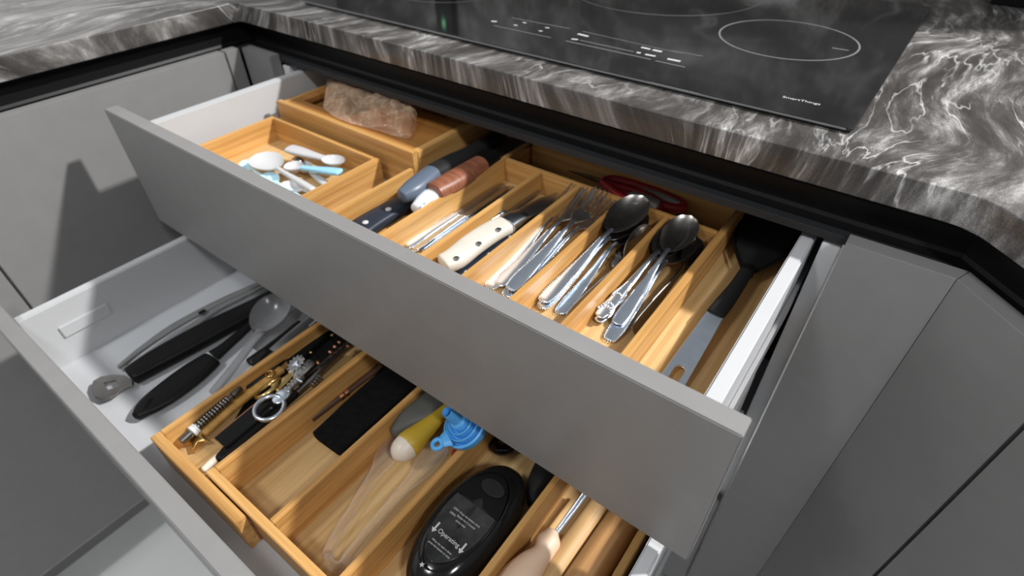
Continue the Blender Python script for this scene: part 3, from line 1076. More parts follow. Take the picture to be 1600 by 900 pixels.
# cream handled paring knife, slot 3
kn = thing('paring_knife', 'paring knife with cream riveted handle lying blade towards the back', 'knife', at((745, 385), FZ))
zz = FZ + 0.019
h_kn = sweep('handle', [span((682, 404), (706, 420), zz, 0.0075), span((700, 394), (724, 413), zz, 0.008), span((728, 372), (748, 393), zz, 0.0078), span((757, 353), (779, 372), zz, 0.0074), span((781, 342), (799, 361), zz, 0.0072)],
      M['cream'], kn, expo=3.2, seg=18, r0=0.004)
sweep('bolster', [span((781.5, 341.5), (799.5, 360.5), zz, 0.0074), span((796, 334), (811, 351), zz, 0.0062), span((812, 326.5), (824, 341), zz, 0.0030)], M['steel'], kn, expo=3, seg=16)
sweep('blade', [span((812.5, 326), (824.5, 341.5), zz, 0.0012), span((835, 314), (848, 330), zz - .001, 0.0010), span((852, 306), (862, 320), zz - .002, 0.0009), span((864, 301.5), (870, 308), zz - .003, 0.0007), span((868.5, 300), (870, 302), zz - .003, 0.0005)],
      M['blade'], kn, expo=2.2, seg=10)
for p in ((713, 404), (748, 381), (779, 359)):
    c = at(p, zz + 0.0072)
    lathe('rivet', [(0, 0.0033), (0.0008, 0.0033), (0.0011, 0.0028)], M['steel_dull'], h_kn, Matrix.Translation(c) @ Matrix.Rotation(-PI / 2, 4, 'Y'), 14)
# black knife with chrome end left of it
kb = thing('black_knife', 'black handled knife with chrome end collar left of the cream handled one', 'knife', at((700, 385), FZ))
zz = FZ + 0.010
sweep('handle', [mid((699, 383), zz, 0.0078, 0.006), mid((740, 358), zz, 0.0072, 0.006), mid((778, 337), zz + .002, 0.006, 0.005)], M['black_gloss'], kb, expo=2.6)
sweep('end_cap', [mid((684, 393), zz, 0.0076, 0.0062), mid((697, 384.3), zz, 0.0082, 0.0064)], M['steel_dark'], kb, expo=2.6, r0=0.003)
sweep('collar', [mid((778, 337), zz + .002, 0.0068, 0.0058), mid((786, 332), zz + .002, 0.0068, 0.0056)], M['steel'], kb, expo=2.6)
sweep('blade', [mid((786, 332), zz + .002, 0.0075, 0.001), mid((820, 311), zz + .001, 0.008, 0.001), mid((845, 298), zz, 0.003, 0.0008)], M['blade'], kb)
# navy riveted steak knife at right
ks = thing('steak_knife', 'blue-black steak knife with white rivets along the right divider of the knife slot', 'knife', at((765, 400), FZ))
zz = FZ + 0.006
h_ks = sweep('handle', [mid((722, 431), zz, 0.0075, 0.005), mid((765, 399), zz, 0.0068, 0.005), mid((800, 370), zz, 0.007, 0.005)], M['knife_navy'], ks, expo=3, r0=0.005)
sweep('blade', [mid((800, 370), zz, 0.006, 0.0012), mid((850, 331), zz, 0.006, 0.001), mid((882, 304), zz + .004, 0.0012, 0.0006)], M['black_gloss'], ks)
for p in ((729, 425.5), (765, 397.5), (798, 371)):
    c = at(p, zz + 0.0048)
    lathe('rivet', [(0, 0.0026), (0.0008, 0.0026), (0.0014, 0.0016)], M['white_pl'], h_ks, Matrix.Translation(c) @ Matrix.Rotation(-PI / 2, 4, 'Y'), 12)
ks2 = thing('steak_knife', 'dark steak knife lying flat under the cream handled knife', 'knife', at((760, 380), FZ))
sweep('handle', [mid((716, 415), FZ + .004, 0.007, 0.004), mid((770, 378), FZ + .004, 0.0065, 0.004)], M['black'], ks2, expo=3, r0=0.004)
sweep('blade', [mid((770, 378), FZ + .004, 0.006, 0.0012), mid((830, 333), FZ + .004, 0.006, 0.001), mid((858, 312), FZ + .004, 0.002, 0.0008)], M['blade'], ks2)

# left wing of the tray
ka = thing('kitchen_knife', 'blue-black kitchen knife with two white rivets in the left slot', 'knife', at((590, 340), FZ))
zz = FZ + 0.0085
h_ka = sweep('handle', [span((552, 348), (575, 368), zz, 0.0075), span((571, 337), (594, 355), zz, 0.008), span((603, 320), (624, 336), zz, 0.008), span((633, 306), (652, 318), zz, 0.007), span((668, 286), (684, 300), zz, 0.006)],
      M['knife_navy'], ka, expo=3, r0=0.004)
for p in ((571, 348), (607, 327.5)):
    c = at(p, zz + 0.0079)
    lathe('rivet', [(0, 0.0036), (0.0010, 0.0036), (0.0018, 0.0024)], M['white_pl'], h_ka, Matrix.Translation(c) @ Matrix.Rotation(-PI / 2, 4, 'Y'), 14)
sweep('blade', [mid((676, 293), zz, 0.013, 0.0011), mid((730, 255), zz, 0.014, 0.001), mid((775, 225), zz, 0.004, 0.0008)], M['blade'], ka)
kg = thing('sharpener', 'black handle with blue-grey rounded end cap on top in the left slot', 'utensil', at((680, 285), FZ))
zz = TZ + 0.004
sweep('end_cap', [span((624.5, 301), (634, 311), zz, 0.0085), span((640, 288), (654, 304), zz, 0.0115), span((671, 266), (682, 281), zz, 0.0125)], M['bluegrey'], kg, expo=2.3, r0=0.004)
sweep('grip', [span((671.5, 265.5), (682.5, 280.5), zz, 0.0123), span((702, 249), (713, 265), zz, 0.0122), span((730, 236), (742, 247), zz, 0.0110), span((775, 207), (786, 216), zz - .004, 0.008)], M['black_matte'], kg, expo=2.4)
kw = thing('brown_knife', 'cleaver with round reddish brown wooden handle and black ferrule', 'knife', at((715, 275), FZ))
zz = TZ + 0.001
sweep('handle', [span((672, 293), (684, 311), zz, 0.0125), span((706, 272), (719, 291), zz, 0.0120), span((745, 250), (758, 264), zz, 0.0112)], M['redwood'], kw, expo=2.2, seg=20, r0=0.001)
sweep('ferrule', [span((745.2, 249.8), (758, 263.5), zz, 0.0108), span((767, 239), (777, 250), zz, 0.0100)], M['black'], kw, expo=2.3)
sweep('blade', [span((764, 237), (778, 247), zz - .002, 0.0016), span((798, 214), (832, 228), zz - .004, 0.0014), span((830, 192), (872, 206), zz - .006, 0.0012)], M['steel_dull'], kw, expo=3)
kc = thing('ceramic_handle', 'white ceramic handle with teal mark under the brown handle', 'utensil', at((662, 315), FZ))
zz = TZ - 0.003
sweep('grip', [span((647.5, 321), (656, 331), zz, 0.007), span((655, 309), (672, 320), zz, 0.0085), span((668, 298), (686, 312), zz, 0.0088), span((700, 274), (722, 290), zz - .01, 0.008)], M['ceramic'], kc, expo=2.2, r0=0.004)
c = at((663, 318.5), zz + 0.0088)
lathe('mark', [(0, 0.0016), (0.0004, 0.0016)], M['teal'], kc, Matrix.Translation(c) @ Matrix.Rotation(-PI / 2, 4, 'Y'), 10)
kd = thing('black_handled_knife', 'slim black handled knife at the left wall of the left slot, mostly in shadow', 'knife', at((720, 245), FZ))
sweep('handle', [mid((668, 280), FZ + .008, 0.010, 0.007), mid((720, 245), FZ + .008, 0.011, 0.007), mid((770, 212), FZ + .008, 0.010, 0.007)], M['black'], kd, expo=3)

# right wing: skimmer with steel handle
sk = thing('turner', 'large black nylon turner with steel handle in the wide right slot', 'utensil', at((1120, 500), FZ))
zz = FZ + 0.004
hz = FZ + 0.014
L0, R0 = at((1033.5, 584), zz), at((1072.5, 600), zz)
L1, R1 = at((1104, 487), hz), at((1130, 497), hz)
c0, c1 = (L0 + R0) / 2, (L1 + R1) / 2
fm = frame(c0, c1)
Lh = (c1 - c0).length
hw0, hw1 = (R0 - L0).length / 2, (R1 - L1).length / 2 + 0.0005
slot = arc((0.011, 0), 0.0055, -PI / 2, PI / 2, 8) + arc((-0.001, 0), 0.0055, PI / 2, 1.5 * PI, 8)
prism('handle', [(-0.006, -hw0), (Lh, -hw1), (Lh, hw1), (-0.006, hw0)], -0.0011, 0.0011, M['steel'], sk, bevel=0.0006, world=fm, holes=[slot])
sweep('sleeve', [span((1103.5, 486.5), (1131, 497), hz, 0.0045), span((1120, 467), (1146, 478), hz, 0.006), span((1140, 444), (1161, 454), hz + .001, 0.0062), span((1156, 421), (1176, 429), hz + .001, 0.006)], M['black_matte'], sk, expo=3, r0=0.001)
sweep('collar', [span((1155, 423), (1177, 431), hz + .001, 0.0066), span((1158.5, 416), (1180.5, 424), hz + .001, 0.0066)], M['black'], sk, expo=3)
prof = [((1159, 418), (1182, 424)), ((1152, 400), (1208, 411)), ((1147, 382), (1226, 400)), ((1148, 366), (1240, 380)), ((1157, 345), (1251, 360)), ((1173, 326), (1258, 347))]
bz_ = hz - 0.001
sweep('blade', [span(l, r, bz_ + 0.001 * i * 0.4, 0.0032 if i else 0.005) for i, (l, r) in enumerate(prof)], M['black_matte'], sk, expo=2.6, seg=24)
bm = bmesh.new()
pts = [at(l, bz_ + .003) for l, r in prof] + [at(r, bz_ + .003) for l, r in prof[::-1]]
for a, b in zip(pts, pts[1:]):
    sweep_bm(bm, [(*a, 0.0016, 0.0022), (*b, 0.0016, 0.0022)], seg=6, n=2)
mesh_from('rim', bm, M['black'], sk)

# rear compartment: red scissors handles
sc_ = thing('scissors', 'kitchen scissors with red handles and grey grips in the rear compartment', 'scissors', at((1005, 300), F1))
zz = F1 + 0.021
def ring_handle(name, pts, z, w, mat, n=5):
    P = [at(p, z) for p in pts]
    keys = [(p.x, p.y, p.z, w, w * 1.1) for p in P]
    return sweep(name, keys + [keys[0]], M[mat], sc_, seg=10, n=n)
ring_handle('handle', [(944, 283), (960, 281), (1000, 291), (1036, 305), (1064, 319), (1066, 325), (1050, 325), (1020, 316), (985, 306), (955, 296)], zz, 0.0055, 'red')
ring_handle('handle', [(942, 285), (962, 293), (990, 299), (1022, 312), (1030, 322), (1010, 325), (985, 318), (965, 304)], zz + .001, 0.0055, 'red')
sweep('grip', [span((994, 295), (990, 299), zz + .001, 0.004), span((1030, 301), (1022, 311), zz + .001, 0.005), span((1064, 317), (1056, 322), zz + .001, 0.004)], M['greygrip'], sc_, r0=0.003, r1=0.003)
sweep('grip', [span((988, 300), (984, 310), zz + .004, 0.004), span((1008, 304), (1002, 321), zz + .005, 0.005), span((1030, 314), (1024, 326), zz + .004, 0.004)], M['greygrip'], sc_, r0=0.003, r1=0.003)
sweep('blade', [mid((946, 286), zz - .006, 0.006, 0.0015), mid((900, 268), zz - .012, 0.006, 0.0013), mid((862, 254), F1 + .004, 0.002, 0.001)], M['steel_dark'], sc_)

# toddler spoons in the small box
BZ = D1Z + 0.0055


def toddler(label, p, q, zp, zq, hw, bowl, mat, bl, roll=0.0, m2=None, bd=0.007):
    a, b = at(p, zp), at(q, zq)
    m = frame(a, b, roll)
    L = (b - a).length
    root = thing('toddler_spoon', label, 'spoon', group='toddler spoons in the small bamboo box', mat4=m)
    sweep('handle', [(0.003, 0, 0, hw, 0.0032), (L * 0.2, 0, 0.0004, hw * 1.02, 0.0036), (L * 0.45, 0, 0.001, hw * 0.75, 0.0032), (L - bl * 0.92, 0, 0.002, hw * 0.55, 0.0026)], M[mat], root, m, r0=0.003, expo=2.4)
    bm = bmesh.new()
    bowl_bm(bm, L - bl, bl, bowl, bd, 0.0040, th=0.0018)
    mesh_from('bowl', bm, M[m2 or mat], root, m, 60)
    return root


toddler('white toddler spoon lying bowl first at the left, its handle towards the wall', (490, 297), (402, 247), BZ + .010, BZ + .015, 0.0048, 0.0215, 'white_pl', 0.050)
toddler('white toddler spoon with thick rounded handle against the back wall of the box', (450, 231), (537, 259), BZ + .021, BZ + .018, 0.0098, 0.0125, 'white_pl', 0.036)
toddler('toddler spoon with light blue handle lying across the others', (533, 269), (448, 262), BZ + .022, BZ + .012, 0.0075, 0.012, 'blue_pl', 0.028, m2='white_pl')
toddler('white toddler spoon beneath the blue handled one', (512, 290), (468, 258), BZ + .007, BZ + .005, 0.0055, 0.011, 'white_pl', 0.032)
toddler('pale blue toddler spoon close to the drawer front', (440, 300), (382, 256), BZ + .004, BZ + .006, 0.005, 0.0105, 'paleblue', 0.03)
toddler('white toddler spoon along the front wall of the box', (505, 300), (440, 293), BZ + .005, BZ + .006, 0.0055, 0.012, 'white_pl', 0.034)
toddler('pale blue toddler spoon under the white spoon at the front', (470, 312), (415, 276), BZ + .004, BZ + .004, 0.005, 0.011, 'paleblue', 0.03)
mt = thing('measuring_cap', 'small dark metal cap with copper ring between the toddler spoons', 'cap', at((463, 257), BZ))
bm = bmesh.new()
ball_bm(bm, at((466, 253), BZ + .010), 0.0085, 3, (1, 1, 0.8))
mesh_from('cap', bm, M['steel_dark'], mt, None, 80)
bm = bmesh.new()
torus_bm(bm, at((457, 251), BZ + .012), Vector((0.5, 0.6, 0.6)).normalized(), Vector((-0.7, 0.7, 0)).normalized(), 0.006, 0.0011)
mesh_from('ring', bm, M['copper'], mt, None, 80)

# crumpled clear bag on the deck of the larger box
bagt = thing('plastic_bag', 'crumpled clear plastic bag lying on the deck of the larger box', 'bag', at((570, 170), dz1))
O = [((505, 168), (512, 124)), ((520, 181), (531, 123)), ((545, 192), (556, 129)), ((575, 200), (583, 136)), ((605, 209), (606, 144)), ((627, 216), (630, 154)), ((641, 216), (645, 166)), ((648, 205), (652, 178))]
bm = bmesh.new()
nu, nv = 42, 26
keyL = catmull([tuple(at(a, dz1 + .0015)) for a, b in O], 6)
keyU = catmull([tuple(at(b, dz1 + .022 if 0 < i < 7 else dz1 + .014)) for i, (a, b) in enumerate(O)], 6)
nu = len(keyL) - 1
for side in (1, -1):
    g = []
    for i in range(nu + 1):
        row = []
        for j in range(nv + 1):
            v = j / nv
            p = Vector(keyL[i]).lerp(Vector(keyU[i]), v)
            e = math.sin(PI * v) * math.sin(PI * min(1, max(0, i / nu)))
            cr = (noise.ridged_multi_fractal(p * 26 + Vector((side * 3, 0, 0)), 1.0, 2.1, 3, 1.0, 2.0) - 1.0) * 0.0100 + noise.noise(p * 75) * 0.0022
            dz = (0.011 * e if side > 0 else 0.0005) + (abs(e) ** 0.6) * (cr if side > 0 else abs(cr) * 0.15)
            row.append(bm.verts.new(p + Vector((0, -dz * 0.4, dz))))
        g.append(row)
    for i in range(nu):
        for j in range(nv):
            bm.faces.new((g[i][j], g[i + 1][j], g[i + 1][j + 1], g[i][j + 1]))
bmesh.ops.remove_doubles(bm, verts=bm.verts, dist=1e-5)
mesh_from('film', bm, M['bag'], bagt, None, 24)

# ================================================================ lower drawer, loose utensils at left
DZ = D2Z + 0.0008
bo = thing('bottle_opener', 'opener with rounded steel head and straight black handle in the lower drawer', 'opener', at((200, 590), DZ))
zz = DZ + 0.012
hd = [at(p, zz - .004) for p in ((143, 607), (146, 596), (158, 589), (176, 586), (195, 587), (208, 595), (207, 603), (192, 609), (178, 620), (162, 626), (149, 621))]
hole = [at(p, zz - .004) for p in ((163, 599), (181, 595), (187, 604), (169, 610))]
zc = hd[0].z
prism('head', [(p.x, p.y) for p in hd], zc - 0.0013, zc + 0.0013, M['steel_dark'], bo, bevel=0.0006, holes=[[(p.x, p.y) for p in hole]])
sweep('handle', [span((198, 579), (212, 596), zz, 0.008), span((240, 551), (253, 574), zz, 0.0085), span((310, 512), (324, 536), zz + .001, 0.0085), span((398, 470), (410, 488), zz + .002, 0.008), span((470, 432), (482, 448), zz + .002, 0.007)], M['black'], bo, expo=4.5, seg=20, r0=0.002)
sp = thing('spatula', 'black plastic spatula handle with a hanging hole lying on the lower drawer floor', 'utensil', at((270, 610), DZ))
zz = DZ + 0.009
bmh = [((211, 645), (219, 654)), ((222, 625), (240, 645)), ((252, 599), (276, 624)), ((290, 571), (313, 596)), ((322, 552), (340, 570))]
keys = [span(l, r, zz, 0.0058) for l, r in bmh]
h_sp = sweep('handle', keys, M['black'], sp, expo=2.5, r0=0.004, r1=0.003)
hc, hd_ = at((226, 639), zz + 0.0052), at((236, 624), zz + 0.0056)
sweep('hanging_hole', [(*hc, 0.0022, 0.0007), (*hd_, 0.0032, 0.0007)], M['velvet'], h_sp, r0=0.002, r1=0.002)
sweep('neck', [span((328, 549), (340, 562), zz + .001, 0.004), span((350, 535), (358, 545), zz + .002, 0.0035), span((388, 503), (396, 511), zz + .004, 0.003), span((428, 470), (437, 478), zz + .004, 0.003)], M['black'], sp, expo=2.5)
tg = thing('tongs', 'grey kitchen tongs closed, along the left side of the lower drawer', 'tongs', at((280, 520), DZ))
zz = DZ + 0.010
sweep('arm', [mid((188, 573), zz - .004, 0.003, 0.004), mid((222, 545), zz, 0.0045, 0.003), mid((268, 513), zz + .002, 0.0065, 0.003), mid((312, 488), zz + .003, 0.006, 0.003), mid((360, 464), zz + .004, 0.0055, 0.003), mid((408, 443), zz + .004, 0.005, 0.003), mid((450, 425), zz + .004, 0.005, 0.003)], M['tonggrey'], tg, expo=3, r0=0.003)
sweep('arm', [mid((194, 577), zz - .004, 0.003, 0.003), mid((240, 553), zz - .003, 0.0038, 0.003), mid((288, 521), zz - .002, 0.005, 0.003), mid((330, 488), zz, 0.006, 0.003), mid((370, 466), zz + .001, 0.006, 0.003), mid((452, 428), zz + .001, 0.005, 0.003)], M['tonggrey'], tg, expo=3, r0=0.003)
sweep('hinge', [mid((312, 489), zz + .0085, 0.0032, 0.0012), mid((319, 485), zz + .0085, 0.0032, 0.0012)], M['black'], tg, r0=.002, r1=.002)
la = thing('ladle', 'translucent plastic ladle with its bowl to the back of the lower drawer', 'ladle', at((400, 530), DZ))
zz = DZ + 0.016
sweep('handle', [mid((334, 612), DZ + .006, 0.0062, 0.0028), mid((360, 580), DZ + .009, 0.0060, 0.0028), mid((386, 546), zz, 0.0058, 0.003), mid((408, 517), zz + .004, 0.008, 0.003)], M['frost'], la, expo=3, r0=0.004)
a, b = at((404, 522), zz + .004), at((441, 463), zz + .012)
m = frame(a, b)
bm = bmesh.new()
bowl_bm(bm, 0, (b - a).length, 0.027, 0.016, 0.004, th=0.002)
mesh_from('bowl', bm, M['frost'], la, m, 60)
so = thing('serving_spoon', 'black serving spoon beside the tray wall in the lower drawer', 'spoon', at((430, 545), DZ))
sweep('handle', [mid((392, 566), DZ + .006, 0.009, 0.005), mid((420, 545), DZ + .007, 0.008, 0.005), mid((470, 505), DZ + .008, 0.007, 0.005)], M['black_gloss'], so, r0=0.004)
sg = thing('palette_knife', 'thin blue-grey metal spatula against the tray wall in the lower drawer', 'utensil', at((455, 520), DZ))
sweep('blade', [mid((425, 548), DZ + .022, 0.006, 0.001), mid((455, 523), DZ + .024, 0.007, 0.001), mid((495, 490), DZ + .024, 0.007, 0.001)], M['steel_dull'], sg, expo=3)
s2 = thing('slotted_spoon', 'grey plastic slotted spoon under the ladle bowl in the lower drawer', 'spoon', at((420, 520), DZ))
sweep('blade', [mid((398, 545), DZ + .010, 0.006, 0.0018), mid((420, 528), DZ + .010, 0.013, 0.0018), mid((450, 505), DZ + .010, 0.017, 0.0018), mid((485, 478), DZ + .010, 0.013, 0.0018)], M['tonggrey'], s2, expo=2.4)

# ---------------------------------------------------------------- lower tray, left wing
W2 = -0.3190
rs = thing('honing_stick', 'dark stick with row of pale metal rings in the left slot of the lower tray', 'utensil', at((320, 650), W2))
a, b = at((283, 690), W2 + 0.0165), at((374, 608), W2 + 0.0215)
m = frame(a, b)
L = (b - a).length
rstk = lathe('stick', [(0, 0.0052), (0.012, 0.0055), (0.013, 0.004), (L - .012, 0.004), (L - .011, 0.006), (L, 0.006), (L + .002, 0.0045)], M['steel_dark'], rs, m, 16)
bm = bmesh.new()
for i in range(13):
    x = 0.018 + i * (L - 0.036) / 12
    torus_bm(bm, Vector((x, 0, 0)), Vector((0, 1, 0)), Vector((0, 0, 1)), 0.0050, 0.0019, 14, 6)
mesh_from('ring_row', bm, M['steel_dark'], rstk, m, 80)
lathe('bead', [(0.013, 0.004), (0.014, 0.0068), (0.020, 0.0068), (0.0215, 0.004)], M['ceramic'], rs, m, 14)
os_ = thing('spatula', 'ochre wooden spatula handle with star-shaped end in the left slot', 'utensil', at((350, 650), W2))
sweep('handle', [mid((318, 676), W2 + 0.0120, 0.007, 0.004), mid((350, 648), W2 + 0.0130, 0.0062, 0.004), mid((390, 615), W2 + 0.0135, 0.006, 0.004), mid((440, 577), W2 + 0.0135, 0.006, 0.004)], M['ochre'], os_, expo=3, r0=0.002)
st = []
cst = at((308, 686), W2 + 0.0078)
for i in range(10):
    a = 2 * PI * i / 10 + 0.4
    r = 0.015 if i % 2 == 0 else 0.0065
    st.append((r * math.cos(a), r * math.sin(a)))
prism('star', st, -0.0035, 0.0035, M['gold'], os_, bevel=0.0008, world=Matrix.Translation(cst) @ Matrix.Rotation(0.35, 4, 'X'))
br = thing('black_bar', 'flat black bar edged with copper lying in the left slot', 'utensil', at((370, 650), W2))
a, b = at((345, 694), W2 + 0.0140), at((424, 628), W2 + 0.0160)
m = frame(a, b, 0.25)
L = (b - a).length
o = box('bar', (0, L, -0.0095, 0.0095, -0.004, 0.004), M['black_gloss'], None, 0.001)
o.parent = br
o.matrix_local = WM[br].inverted() @ m @ Matrix.Translation((L / 2, 0, 0))
for y0 in (0.0098,):
    o = box('edge', (0, L, -0.0007, 0.0007, -0.004, 0.0044), M['copper'], None, 0.0002)
    o.parent = br
    o.matrix_local = WM[br].inverted() @ m @ Matrix.Translation((L / 2, y0, 0))
bk = thing('black_scraper', 'black plastic scraper lying along the divider in the left slot', 'utensil', at((385, 665), W2))
sweep('handle', [mid((344, 716), W2 + 0.0063, 0.006, 0.005), mid((372, 690), W2 + 0.0070, 0.0095, 0.006), mid((420, 648), W2 + 0.0078, 0.009, 0.006), mid((470, 605), W2 + 0.0078, 0.008, 0.006), mid((530, 552), W2 + 0.0078, 0.008, 0.006)], M['black'], bk, r0=0.004)
bn = thing('wooden_pin', 'small pale wooden pin at the front of the left slot', 'utensil', at((328, 722), W2))
sweep('pin', [mid((319, 733), W2 + 0.0052, 0.004, 0.004), mid((341, 714), W2 + 0.0052, 0.0046, 0.0042)], M['ivory'], bn, r0=0.003, r1=.002)
co = thing('can_opener', 'steel butterfly can opener with ring handles and toothed wheel in the left slot', 'can opener', at((430, 600), W2))
zz = W2 + 0.0290
ex = (at((470, 575), zz) - at((410, 625), zz)).normalized()
ey = Vector((0, 0, 1)).cross(ex).normalized()


def loop(name, p, z, R, ry, mat, a0, a1, tilt=0.0):
    bm = bmesh.new()
    u = ex.copy()
    v = (ey * math.cos(tilt) + Vector((0, 0, 1)) * math.sin(tilt)).normalized()
    torus_bm(bm, at(p, z), u, v, R, 0.0028, 30, 8, ry=ry, a0=a0, a1=a1)
    return mesh_from(name, bm, M[mat], co, None, 80)


loop('ring_handle', (421, 637), zz, 0.0165, 0.0150, 'steel', 0, 2 * PI, 0.15)
loop('ring_handle', (420, 607), zz - .004, 0.0165, 0.0110, 'gold', 0, 2 * PI, -0.5)
sweep('arm', [mid((431, 627), zz, 0.006, 0.0016), mid((441, 617), zz + .001, 0.0090, 0.0018), mid((449, 610), zz + .001, 0.006, 0.0018)], M['steel'], co, expo=3, r0=.003)
sweep('arm', [mid((430, 606), zz - .002, 0.0085, 0.0018), mid((445, 594), zz - .001, 0.0055, 0.0018), mid((463, 578), zz, 0.003, 0.0016)], M['gold'], co, expo=3, r0=.003)
a, b = at((447, 612), zz), at((472, 586), zz + .002)
m = frame(a, b)
L = (b - a).length
prof = [(0, 0.0035)]
for i in range(5):
    x = L * (i + 0.5) / 5
    prof += [(x - L * 0.07, 0.0036), (x - L * 0.03, 0.0058), (x + L * 0.03, 0.0058), (x + L * 0.07, 0.0036)]
prof += [(L, 0.0035)]
lathe('screw', prof, M['steel_dull'], co, m, 14)
sweep('plate', [mid((462, 590), zz + .002, 0.0055, 0.0015), mid((474, 577), zz + .003, 0.0072, 0.0016), mid((486, 566), zz + .003, 0.0065, 0.0015)], M['steel_dull'], co, expo=3, r1=.003)
sweep('key_bar', [mid((464, 592), zz + .006, 0.0020, 0.0020), mid((471, 596), zz + .006, 0.0020, 0.0020)], M['steel'], co, r0=.002, r1=.002)
gear = []
for i in range(36):
    a = 2 * PI * i / 36
    r = (0.0128, 0.0128, 0.0090)[i % 3]
    gear.append((r * math.cos(a), r * math.sin(a)))
gm = Matrix.Translation(at((462, 569), zz + .004)) @ Matrix.Rotation(0.35, 4, 'X') @ Matrix.Rotation(-0.25, 4, 'Y')
prism('toothed_wheel', gear, -0.0014, 0.0014, M['steel_dull'], co, bevel=0.0004, world=gm)
lathe('hub', [(0, 0.005), (0.003, 0.005), (0.0036, 0.003)], M['steel'], co, gm @ Matrix.Rotation(-PI / 2, 4, 'Y'), 14)
cw = thing('corkscrew', 'dark corkscrew with small bright rivets behind the can opener', 'corkscrew', at((500, 560), W2))
sweep('body', [mid((462, 612), W2 + 0.0173, 0.006, 0.004), mid((495, 583), W2 + 0.0187, 0.006, 0.005), mid((535, 548), W2 + 0.0202, 0.0055, 0.005), mid((560, 530), W2 + 0.0202, 0.005, 0.005)], M['steel_dark'], cw, expo=3)
for p in ((497, 567), (516, 550), (523, 542), (530, 535), (544, 541)):
    bm = bmesh.new()
    ball_bm(bm, at(p, W2 + 0.0275), 0.0026, 2)
    mesh_from('rivet', bm, M['copper'], cw, None, 80)
sp_bm = bmesh.new()
for i in range(14):
    t0_, t1_ = i / 14, (i + 1) / 14
pts = []
for i in range(60):
    t = i / 59
    base = at((488, 604), W2 + 0.0216).lerp(at((502, 588), W2 + 0.0216), t)
    a = t * 2 * PI * 4
    pts.append((*(base + ey * (0.004 * math.cos(a)) + Vector((0, 0, 0.004 * math.sin(a)))), 0.0011, 0.0011))
sweep('spiral', pts, M['steel_dull'], cw, seg=6, n=1)
bl2 = thing('black_peeler', 'black handled peeler with brass ring by the left wall of the slot', 'peeler', at((430, 565), W2))
sweep('handle', [mid((386, 605), W2 + 0.0144, 0.0085, 0.006), mid((420, 575), W2 + 0.0158, 0.010, 0.006), mid((470, 532), W2 + 0.0173, 0.009, 0.006), mid((520, 492), W2 + 0.0173, 0.008, 0.006)], M['black_gloss'], bl2, r0=0.003)
bm = bmesh.new()
torus_bm(bm, at((422, 584), W2 + 0.0194), ex, ey, 0.005, 0.0014, 20, 8)
mesh_from('ring', bm, M['gold'], bl2, None, 80)
bs = thing('slot_darkener', 'broad black spatula blade at the bottom of the left slot under other tools', 'utensil', at((450, 600), W2))
sweep('blade', [mid((380, 658), W2 + .003, 0.012, 0.0016), mid((410, 632), W2 + .003, 0.022, 0.0016), mid((470, 578), W2 + .003, 0.024, 0.0016), mid((540, 520), W2 + .003, 0.024, 0.0016)], M['black'], bs, expo=5, r0=0.006)  # black sheet added to cover and darken the bare slot floor
bl3 = thing('black_whisk', 'dark utensil with bright dots deep in the left slot under the drawer front', 'utensil', at((500, 535), W2))
sweep('handle', [mid((448, 568), W2 + 0.0086, 0.016, 0.008), mid((500, 525), W2 + 0.0101, 0.010, 0.008), mid((540, 492), W2 + 0.0101, 0.009, 0.008)], M['black'], bl3)
for p in ((486, 551), (483, 532), (519, 524)):
    bm = bmesh.new()
    ball_bm(bm, at(p, W2 + 0.0165), 0.0024, 2)
    mesh_from('stud', bm, M['gold'], bl3, None, 80)

W2 = F2 + 0.0008
# core slot 1: black pouch and brown stick
po = thing('pouch', 'flat black cloth pouch lying in the first wide slot of the lower tray', 'pouch', at((560, 640), W2))
pz = W2 + 0.013
co_ = [at(p, pz) for p in ((490, 669), (534, 709), (594, 652), (660, 592), (705, 552), (650, 522), (603, 573), (545, 625))]
xs = sorted([0.5060, 0.5880])
pa, pb, pc, pd = at((490, 671), pz), at((533, 709), pz), at((700, 556), pz), at((652, 524), pz)
keys = []
nn = 8
ol = []
for i in range(nn + 1):
    ol.append(pa.lerp(pd, i / nn))
orr = [pb.lerp(pc, i / nn) for i in range(nn + 1)]
keys = []
for l, r in zip(ol, orr):
    c = (l + r) / 2
    keys.append((c.x, c.y, c.z - .006, min((l - r).length / 2, 0.040), 0.006 + 0.0006 * math.sin(c.y * 60)))
sweep('pouch', keys, M['velvet'], po, expo=6, seg=28, n=3, r0=0.003)
pn = thing('chopstick_case', 'slim brown stick with two copper bands beside the black pouch', 'utensil', at((530, 625), W2))
a, b = at((486, 655), W2 + .012), at((594, 573), W2 + .016)
m = frame(a, b)
L = (b - a).length
pstk = lathe('stick', [(0, 0.0035), (0.001, 0.0048), (L, 0.0042)], M['brownpen'], pn, m, 14)
for f in (0.385, 0.455):
    lathe('band', [(L * f, 0.0045), (L * f + .0004, 0.0053), (L * f + 0.006, 0.0053), (L * f + .0064, 0.0045)], M['copper'], pstk, m, 14)
nb = prism('clip', rrect(-0.003, 0.003, -0.003, 0.003, 0.001), 0.0001, 0.004, M['black'], None, world=Matrix.Translation(at((476, 656), W2)))
tag(nb, 'tiny black clip on the bare bottom of the first wide slot', 'clip')

